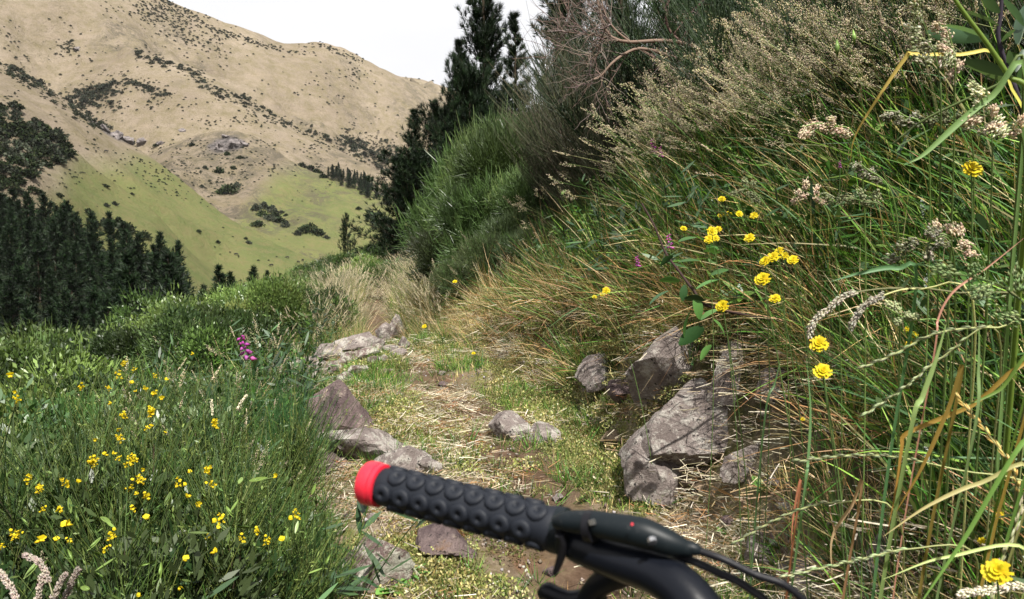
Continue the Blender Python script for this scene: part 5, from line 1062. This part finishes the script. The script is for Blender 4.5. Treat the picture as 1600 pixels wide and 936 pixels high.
leaves_on(plant1, [((1535,58),(1458,22)),((1545,60),(1440,48)),((1552,75),(1470,82)),((1575,118),(1500,86)),((1575,126),(1538,90)),((1585,136),(1512,92)),((1566,65),(1586,40)),((1590,68),(1594,5)),((1590,70),(1603,12)),((1583,112),(1572,74)),((1587,112),(1602,74)),((1590,132),(1560,122)),((1597,152),(1560,98)),((1600,142),(1594,98)),((1560,40),(1500,5)),((1562,20),(1530,-10)),((1600,40),(1572,-5)),((1592,165),(1548,160)),((1598,190),(1560,200))], LG, 1.5, thick=1.5)
for b_, t_, lb in (((1308,60),(1308,92),'upper'),((1333,45),(1336,72),'lower')):
    p = at(*b_, 1.9); o = thing('hanging_pod', 'green pod hanging among dark twigs, ' + ('the larger one' if lb == 'upper' else 'the fainter upper one'), 'seed pod', p); d = at(*t_, 1.9)-p
    g = Geo(); grains(g, [[0, 0, 0]], [list(d)], d.length, .012, (.25, .40, .10)); g2 = Geo(); tubes(g2, (np.array([[0, 0, 0], [.01, .01, .05], [.03, .05, .12]]))[None], .0012, (.08, .09, .04)); part_copy('pod', g.mesh('pod', M_LEAF, True), o); part_copy('stem', g2.mesh('pod_stem', M_BARK), o)

# bramble cane with broad leaves over the boulder
cp = [(1003,318,3.0),(1022,352,2.95),(1040,395,2.9),(1062,425,2.85),(1085,455,2.8),(1112,480,2.8)]; P = [at(*c_) for c_ in cp]; gp = grounded(P[-1], .45, .3); P += [gp]
bram = thing('bramble', 'dark bramble cane with broad green leaves above the boulder', 'plant', gp)
g = Geo(); A = smooth_path([p-gp for p in P], 30); tubes(g, A[None], np.linspace(.003, .006, len(A)), (.07, .045, .04), 6); part_copy('cane', g.mesh('bramble_cane', M_BARK), bram)
BLF = [leaf_mesh(.1, .038, (.07, .17, .04), .2), leaf_mesh(.1, .04, (.09, .20, .05), .3), leaf_mesh(.1, .05, (.05, .13, .04), .2)]
leaves_on(bram, [((1060,378),(1088,366)),((1062,440),(1030,432)),((1070,445),(1066,470)),((1088,452),(1122,430)),((1086,460),(1096,498)),((1100,470),(1070,462)),((1080,485),(1062,525)),((1095,500),(1118,478)),((1100,512),(1060,535)),((1060,410),(1092,402)),((1112,540),(1088,560)),((1052,400),(1030,412)),((1120,395),(1098,385)),((1115,500),(1140,520)),((1045,455),(1012,470)),((1110,430),(1135,418))], BLF, 2.75)
# broadleaf weeds on the ground
WL = [leaf_mesh(.1, .05, (.10, .24, .05), .35), leaf_mesh(.1, .055, (.14, .29, .06), .25)]
for px, py, sz, n, lb in ((612,928,.085,9,'bright leafy weed at the bottom beside the lichened boulder'),(985,910,.05,5,'small weed showing through the handlebar gap'),(1135,838,.045,5,'seedling with round leaves right of the brake cable end'),(715,838,.05,9,'tufted green weed below the rubber grip'),(1195,770,.06,8,'fresh green weed on the dirt above the cables'),(640,905,.07,10,'grassy weed between the boulder and the rust moss')):
    v = hit1(px, py); o = thing('broadleaf_weed', lb, 'weed', v)
    for k in range(n):
        s_ = sz/.1*rng.uniform(.7, 1.2); part_copy('leaf', WL[k % 2], o, (0, 0, .005), (rng.normal(0, .2), rng.uniform(-.9, -.25), k*2.4+rng.normal(0, .3)), (s_, s_*(.35 if 'grass' in lb or 'tufted' in lb else 1), s_))

# bare, weathered branches in front of the dead broom
g = Geo(); BC = [(.34, .25, .21), (.42, .33, .30), (.28, .2, .17)]
def br(pts, r0, r1, c_=(.38, .27, .21)):
    A = smooth_path([np.array(at(*p)) for p in pts], 24); tubes(g, (A-np.array(broot))[None], np.linspace(r0, r1, len(A)), c_, 6); return A
bb = at(1240, 160, 5.3); broot = Vector((bb.x+.3, bb.y+.2, float(H(bb.x+.3, bb.y+.2))))
MAIN = [br([(1330,330,5.5),(1240,170,5.3),(1160,108,5.2),(1110,84,5.1),(1060,66,5.05),(1020,64,5.0),(985,66,5.0),(955,58,5.0),(940,30,5.0),(930,-20,5.0)], .019, .007), br([(1240,175,5.3),(1150,110,5.3),(1090,104,5.2),(1040,85,5.1),(1000,76,5.1),(975,85,5.05),(955,100,5.0),(940,118,5.0),(925,125,5)], .015, .006), br([(985,66,5.0),(960,45,5.0),(945,20,5.0),(935,-25,5.0)], .007, .004), br([(955,58,5.0),(900,52,5.05),(870,48,5.1)], .005, .002), br([(955,58,5.0),(938,62,5.0),(935,80,5.0),(930,95,5)], .006, .003), br([(1000,76,5.1),(1040,100,5.1),(1085,118,5.1)], .006, .003), br([(1100,84,5.1),(1052,55,5.1),(1040,20,5.1),(1052,-20,5.1)], .009, .005,(.24,.15,.13)), br([(1052,55,5.1),(1080,20,5.1),(1120,-20,5.1)], .007, .004, (.24, .15, .13))]
def twigs(A, n, L, dep, rad):
    k = rng.integers(len(A)//4, len(A), n); P0 = A[k]; T = nrm(A[np.minimum(k+1, len(A)-1)]-A[np.maximum(k-1, 0)]); d = nrm(T*.7+sph(n)*np.array([1, .6, 1])+np.array([-.35, 0, .05])); l = L*rng.uniform(.4, 1.2, n)
    t = np.linspace(0, 1, 6); Q = P0[:, None]+d[:, None]*(l[:, None]*t)[..., None]; Q[:, 1:] += np.cumsum(rng.normal(0, .035*L, (n, 5, 3)), 1)
    tubes(g, Q-np.array(broot), np.linspace(rad, rad*.4, 6), pick(BC, n), 3)
    if dep:
        for i in range(n): twigs(Q[i], 6, L*.55, dep-1, rad*.6)
for A in MAIN[:6]: twigs(A, 7 if len(A) > 20 else 5, .34, 1, .0035)
for A in MAIN: twigs(A, 5, .26, 1, .0028)
bare = thing('bare_branch', 'bare pinkish grey branches reaching left above the dead broom', 'branch', broot); part_copy('branch', g.mesh('bare_branches', M_BARK), bare)

# cows on the pasture
import bmesh
def cow():
    me = bpy.data.meshes.new('cow'); bm = bmesh.new(); sk = bm.verts.layers.skin.verify()
    J = dict(a=(-.9,0,1.15,.36),b=(-.3,0,1.1,.42),c=(.4,0,1.12,.42),d=(.8,0,1.2,.32),e=(1.15,0,1.05,.2),f=(1.45,0,.75,.17),g=(1.7,0,.5,.11)); V = {}
    for k, (x, y, z, r_) in J.items(): v = bm.verts.new((x, y, z)); v[sk].radius = (r_, r_); V[k] = v
    for p_, q_ in ('ab', 'bc', 'cd', 'de', 'ef', 'fg'): bm.edges.new((V[p_], V[q_]))
    for s_ in (-1, 1):
        for r0, x in (('a', -.85), ('d', .7)):
            u = V[r0]
            for z, r_, dx in ((.75, .13, 0), (.4, .08, -.06 if x < 0 else .02), (.02, .07, 0)):
                v = bm.verts.new((x+dx, s_*.24, z)); v[sk].radius = (r_, r_); bm.edges.new((u, v)); u = v
    for (x, z, r_) in ((-1.22, 1.2, .04),):
        v = bm.verts.new((x, 0, z)); v[sk].radius = (.04, .04); bm.edges.new((V['a'], v)); w2 = bm.verts.new((-1.28, 0, .6)); w2[sk].radius = (.03, .03); bm.edges.new((v, w2))
    V['b'][sk].use_root = True; bm.to_mesh(me); bm.free(); m, t = newmat('black_hide'); finish(t, (.02, .018, .016), .6); me.materials.append(m); return me
COW = cow()
for i, (px, py) in enumerate(((369,399),(373,402),(424,416),(466,411),(473,408),(449,404),(150,238),(166,238))):
    v = hit1(px, py, rmin=300); o = link('cow', COW, None, (v.x, v.y, v.z+.02), (0, 0, i*1.9), 1.25); o.modifiers.new('skin', 'SKIN'); s_ = o.modifiers.new('sub', 'SUBSURF'); s_.levels = s_.render_levels = 1
    tag(o, ['black cow, left one of the pair grazing mid pasture', 'black cow, right one of the pair grazing mid pasture', 'single black cow lower down the pasture', 'black cow near the right foot of the pasture', 'black cow beside the one at the right foot of the pasture', 'black cow between the single cow and the right foot', 'tiny black cow on the ridge above the green pasture, the left one', 'tiny black cow on the ridge above the green pasture, the right one'][i], 'cow', 'black cows grazing on the green hill')

# ---------------- the mountain bike ----------------
def plain(name, col, rough, spec=.5, coat=0, bump=None, metal=0):
    m, t = newmat(name); p = finish(t, col, rough, spec, *( (noise(t, bump[0], 4, .6),) if bump else (None,)), dist=bump[1] if bump else .01, strength=.5); p.inputs['Metallic'].default_value = metal
    p.inputs['Coat Weight'].default_value = coat; return m
M_RUB = plain('grip_rubber', (.007, .009, .014), .6, .24, bump=(900, .0004))
M_RED, t = newmat('red_end_cap'); finish(t, ramp_mix(t, noise(t, 60, 4, .6, lo=.4, hi=.7), (.60, .014, .035), (.45, .02, .035)), .42, .45)
M_BLK = plain('black_anodised', (.004, .005, .008), .34, .2, 0, bump=(300, .0002)); M_BLK2 = plain('black_plastic', (.006, .006, .008), .45, .2, bump=(500, .0003))
M_DUST, t = newmat('dusty_black'); finish(t, ramp_mix(t, noise(t, 130, 6, .8, lo=.60, hi=.74), (.005, .008, .010), (.10, .10, .095)), .45, .18)
M_TYRE = plain('tyre_rubber', (.025, .024, .023), .85, .2); M_FRAME = plain('frame_paint', (.02, .02, .024), .3, .5, .4); M_STEEL = plain('spoke_steel', (.5, .5, .5), .3, .5, 0, metal=1)
PL = at(588, 757, .530); PR = at(872, 828, .472)         # grip ends
ax = (PR-PL).normalized(); bike = thing('mountain_bike', 'black mountain bike handlebar with knobbed grip and red end cap', 'bicycle', Vector((.5, .62, float(H(.5, .62)))))
O = bike.location
def T(name, pts, rad, mat, parent=None, sides=16, n=None, smooth=True, cap=True):
    P = [np.array(p)-np.array(O) for p in pts]; A = smooth_path(P, n) if n else np.array(P)
    r_ = np.interp(np.linspace(0, 1, len(A)), np.linspace(0, 1, len(np.atleast_1d(rad))), np.atleast_1d(rad)) if np.ndim(rad) else np.full(len(A), rad)
    g = Geo(); tubes(g, A[None], r_[None], (.5, .5, .5), sides, cap); me = g.mesh(name, mat, smooth)
    try: me.set_sharp_from_angle(angle=R(40))
    except Exception: pass
    return link(name, me, parent or bike)
GL = (PR-PL).length; GR = .0131
def prof(x):   # along the grip in metres from the left end
    return PL+ax*x
grip = T('grip', [prof(x) for x in (.004, .007, .012, .03, .06, .09, GL-.008, GL-.002, GL)], [.0120, .0129, GR, GR, GR, GR, GR, .0145, .0135], M_RUB, sides=40)
# knobs: raised octagonal pads with a dimple, in staggered rows round the grip
def knob_mesh():
    bm = bmesh.new(); ring = [(.0056, -.0006), (.0056, .0010), (.0050, .0017), (.0036, .0019), (.0017, .0017), (.0012, .0006), (0, .0004)]; rows = []
    for r_, z in ring[:-1]:
        rows.append([bm.verts.new((math.cos(k*math.pi/8)*r_*(1.0 if k % 2 == 0 else .97)*1.04, math.sin(k*math.pi/8)*r_*(1.0 if k % 2 == 0 else .97), z-(math.sin(k*math.pi/8)*r_)**2/(2*GR))) for k in range(16)])
    c_ = bm.verts.new((0, 0, .0004))
    for a_, b_ in zip(rows, rows[1:]):
        for k in range(16): bm.faces.new((a_[k], a_[(k+1) % 16], b_[(k+1) % 16], b_[k]))
    for k in range(16): bm.faces.new((rows[-1][k], rows[-1][(k+1) % 16], c_))
    me = bpy.data.meshes.new('grip_knob'); bm.to_mesh(me); bm.free(); me.materials.append(M_RUB); me.polygons.foreach_set('use_smooth', np.ones(len(me.polygons), bool)); return me
KN = knob_mesh(); zax = Vector((0, 0, 1)); e1 = (zax-ax*zax.dot(ax)).normalized(); e2 = ax.cross(e1)
tocam = (Vector((0, 0, CZ))-(PL+PR)/2); tocam = (tocam-ax*tocam.dot(ax)).normalized(); ph0 = math.atan2(tocam.dot(e2), tocam.dot(e1))
for row in range(6):
    ph = ph0+.42+row*math.pi/3
    for k in range(8):
        x = .0135+k*.0146+(.0073 if row % 2 else 0)
        if x > GL-.008: continue
        nrm_ = e1*math.cos(ph)+e2*math.sin(ph); m = Matrix((ax, nrm_.cross(ax), nrm_)).transposed().to_4x4()
        link('knob', KN, grip, prof(x)+nrm_*(GR-.0002)-O, m.to_euler(), 1.2)
# red cap: a disc with a rounded rim and a fine groove
cap = T('end_cap', [prof(x) for x in (-.0085, -.008, -.0065, -.001, .0008, .0012, .0018, .005, .0056)], [.0120, .0143, .0151, .0152, .0149, .0143, .0149, .0147, .0128], M_RED, sides=40)
bar = T('handlebar', [PR-ax*.02, PR+ax*.01, at(905,850,.455), at(960,872,.44), at(1020,893,.425), at(1068,925,.41), at(1110,985,.395), at(1150,1060,.385), at(1230,1150,.38)], [.011, .011, .0112, .0115, .012, .013, .0145, .0158, .0158], M_BLK, sides=32, n=48)
col_ = T('grip_collar', [PR-ax*.003, PR-ax*.001, PR+ax*.004, PR+ax*.006], [.0125, .0146, .0146, .0122], M_DUST, sides=32)
# shifter pod on top of the bar, with barrel adjuster
pod = T('shifter', [at(866,816,.452), at(885,815,.448), at(920,817,.44), at(960,824,.432), at(1005,833,.425), at(1045,848,.42), at(1072,857,.418), at(1084,860,.417)], [.0032, .0062, .0072, .0080, .0088, .0072, .0046, .0036], M_DUST, sides=14, n=30)
pod.scale = (1, 1, 1)
T('shifter_clamp', [at(878,812,.453), at(876,835,.452), at(876,862,.455)], [.004, .0035, .0035], M_BLK2, sides=8)
T('barrel_adjuster', [at(1068,853,.418), at(1072,854,.418), at(1088,859,.416), at(1094,861,.416)], [.0028, .0038, .0036, .0024], M_DUST, sides=12)
T('clamp_band', [at(918,822,.4405), at(930,823,.438)], [.0092, .0092], M_BLK2, sides=20)
T('clamp_bolt', [at(924,812,.431), at(926,820,.430)], .0022, M_STEEL, sides=6)
T('pod_seam', [at(960,815,.431), at(1000,823,.424), at(1040,838,.419), at(1062,848,.417)], .0012, M_DUST, sides=8, n=14)
T('lever_pivot', [at(952,884,.445), at(956,893,.443)], .0035, M_STEEL, sides=10)
T('indicator_mark', [at(986,819,.4155), at(989,820,.4153)], .0009, M_RED, sides=6)
T('shifter_bolt', [at(1018,842,.413), at(1020,848,.411)], .0026, M_STEEL, sides=8)
T('shift_cable', [at(1090,860,.416), at(1130,874,.41), at(1180,898,.405), at(1232,918,.40), at(1282,972,.40), at(1305,1060,.42), at(1280,1250,.48)], .0022, M_BLK2, sides=10, n=40)
T('brake_hose', [at(1035,866,.43), at(1080,876,.42), at(1120,894,.415), at(1165,916,.41), at(1212,960,.41), at(1240,1060,.43), at(1260,1250,.48)], .0024, M_BLK2, sides=10, n=40)
T('shifter_paddle', [at(876,835,.448), at(880,850,.448), at(876,872,.45), at(868,893,.452), at(864,898,.452)], [.0035, .003, .0026, .0018, .001], M_BLK2, sides=10, n=16)
T('brake_body', [at(1010,880,.445), at(985,890,.45), at(960,900,.455), at(935,915,.46), at(915,940,.465)], [.0085, .009, .0085, .0075, .007], M_BLK, sides=16, n=16)
T('brake_lever', [at(940,930,.46), at(915,934,.465), at(890,936,.47), at(868,930,.475), at(856,925,.478), at(846,930,.48)], [.007, .0058, .0052, .0058, .0062, .004], M_BLK, sides=16, n=24)
# the rest of the bike, below the picture: stem, fork, wheels and frame
BC_ = at(1230, 1150, .38); fwd = Vector((.42, .907, 0)).normalized(); sx = Vector((fwd.y, -fwd.x, 0)); MIR = lambda p: p+sx*2*(BC_-p).dot(sx)
T('handlebar_far_half', [BC_, MIR(at(1150,1060,.385)), MIR(at(1068,925,.41)), MIR(at(960,872,.44)), MIR(PR)], [.0158, .0158, .013, .0115, .011], M_BLK, sides=20, n=24)
g2_ = T('right_grip', [MIR(PR), MIR(PR-ax*.01), MIR(PL)], GR+.001, M_RUB, sides=24)
hd = BC_-fwd*.05; T('stem_clamp', [BC_+fwd*.012, BC_-fwd*.01, hd], [.022, .02, .018], M_BLK, sides=16)
rk = (fwd*.36-Vector((0, 0, .933))).normalized(); crown_ = hd+rk*.22; gz0 = float(H(.5, .62)); axle = Vector((0, 0, 0)); axle = crown_+rk*((crown_.z-gz0-.345)/.933); axle.z = gz0+.345
T('head_tube', [hd-rk*.02, hd+rk*.14], .024, M_FRAME); T('steerer', [hd, crown_], .015, M_BLK)
for s_ in (-1, 1): T('fork_leg', [crown_+sx*.055*s_, crown_+rk*.2+sx*.055*s_, axle+sx*.055*s_], [.018, .021, .016], M_FRAME)
T('fork_crown', [crown_-sx*.07, crown_+sx*.07], .02, M_FRAME)
def wheel(c_, nm):
    v = [c_+fwd*math.cos(a)*.315+Vector((0, 0, 1))*math.sin(a)*.315 for a in np.linspace(0, 2*math.pi, 41)]; wh = T(nm, [c_-sx*.05, c_+sx*.05], .016, M_BLK)
    T('tyre', v, .028, M_TYRE, wh, 10, cap=False); T('rim', [c_+(p-c_)*.905 for p in v], .011, M_BLK, wh, 8, cap=False)
    for k in range(28):
        a = k*2*math.pi/28; T('spoke', [c_+sx*.02*(-1)**k, c_+(fwd*math.cos(a)+Vector((0, 0, 1))*math.sin(a))*.285], .001, M_STEEL, wh, 4)
wheel(axle, 'front_wheel'); seat = hd-fwd*.62+Vector((0, 0, .02)); bb_ = hd-fwd*.42; bb_.z = gz0+.34; rear = axle-fwd*1.12; rear.z = float(H(rear.x, rear.y))+.345; bb_.z = (axle.z+rear.z)/2
T('top_tube', [hd+rk*.02, seat-Vector((0, 0, .22))], .017, M_FRAME); T('down_tube', [hd+rk*.12, bb_], .022, M_FRAME); T('seat_tube', [bb_, seat], .016, M_FRAME); T('saddle', [seat-fwd*.13+Vector((0, 0, .01)), seat+fwd*.0, seat+fwd*.13], [.06, .045, .018], M_BLK2)
for s_ in (-1, 1): T('chainstay', [bb_+sx*.03*s_, rear+sx*.06*s_], .009, M_FRAME); T('seatstay', [seat-Vector((0, 0, .22))+sx*.02*s_, rear+sx*.06*s_], .008, M_FRAME)
wheel(rear, 'rear_wheel'); T('crank', [bb_-sx*.08, bb_+sx*.08], .02, M_BLK)

# ---------------- air ----------------
def box(name, lo, hi, mat):
    bm = bmesh.new(); bmesh.ops.create_cube(bm, size=1)
    for v in bm.verts: v.co = Vector([(lo[k]+hi[k])/2+v.co[k]*(hi[k]-lo[k]) for k in range(3)])
    me = bpy.data.meshes.new(name); bm.to_mesh(me); bm.free(); me.materials.append(mat); return link(name, me)
M_HAZE = bpy.data.materials.new('haze'); M_HAZE.use_nodes = True; t = M_HAZE.node_tree; t.nodes.clear(); o_ = t.nodes.new('ShaderNodeOutputMaterial'); pv = t.nodes.new('ShaderNodeVolumePrincipled')
pv.inputs['Color'].default_value = (.93, .93, .97, 1); pv.inputs['Density'].default_value = .000022; pv.inputs['Anisotropy'].default_value = .2; t.links.new(pv.outputs[0], o_.inputs['Volume'])
zs = [v.co.z for me_ in (hills.data, ground.data) for v in me_.vertices]
tag(box('haze', (-7100, -7100, min(zs)-2), (7100, 7100, max(zs)+60), M_HAZE), kind='stuff')
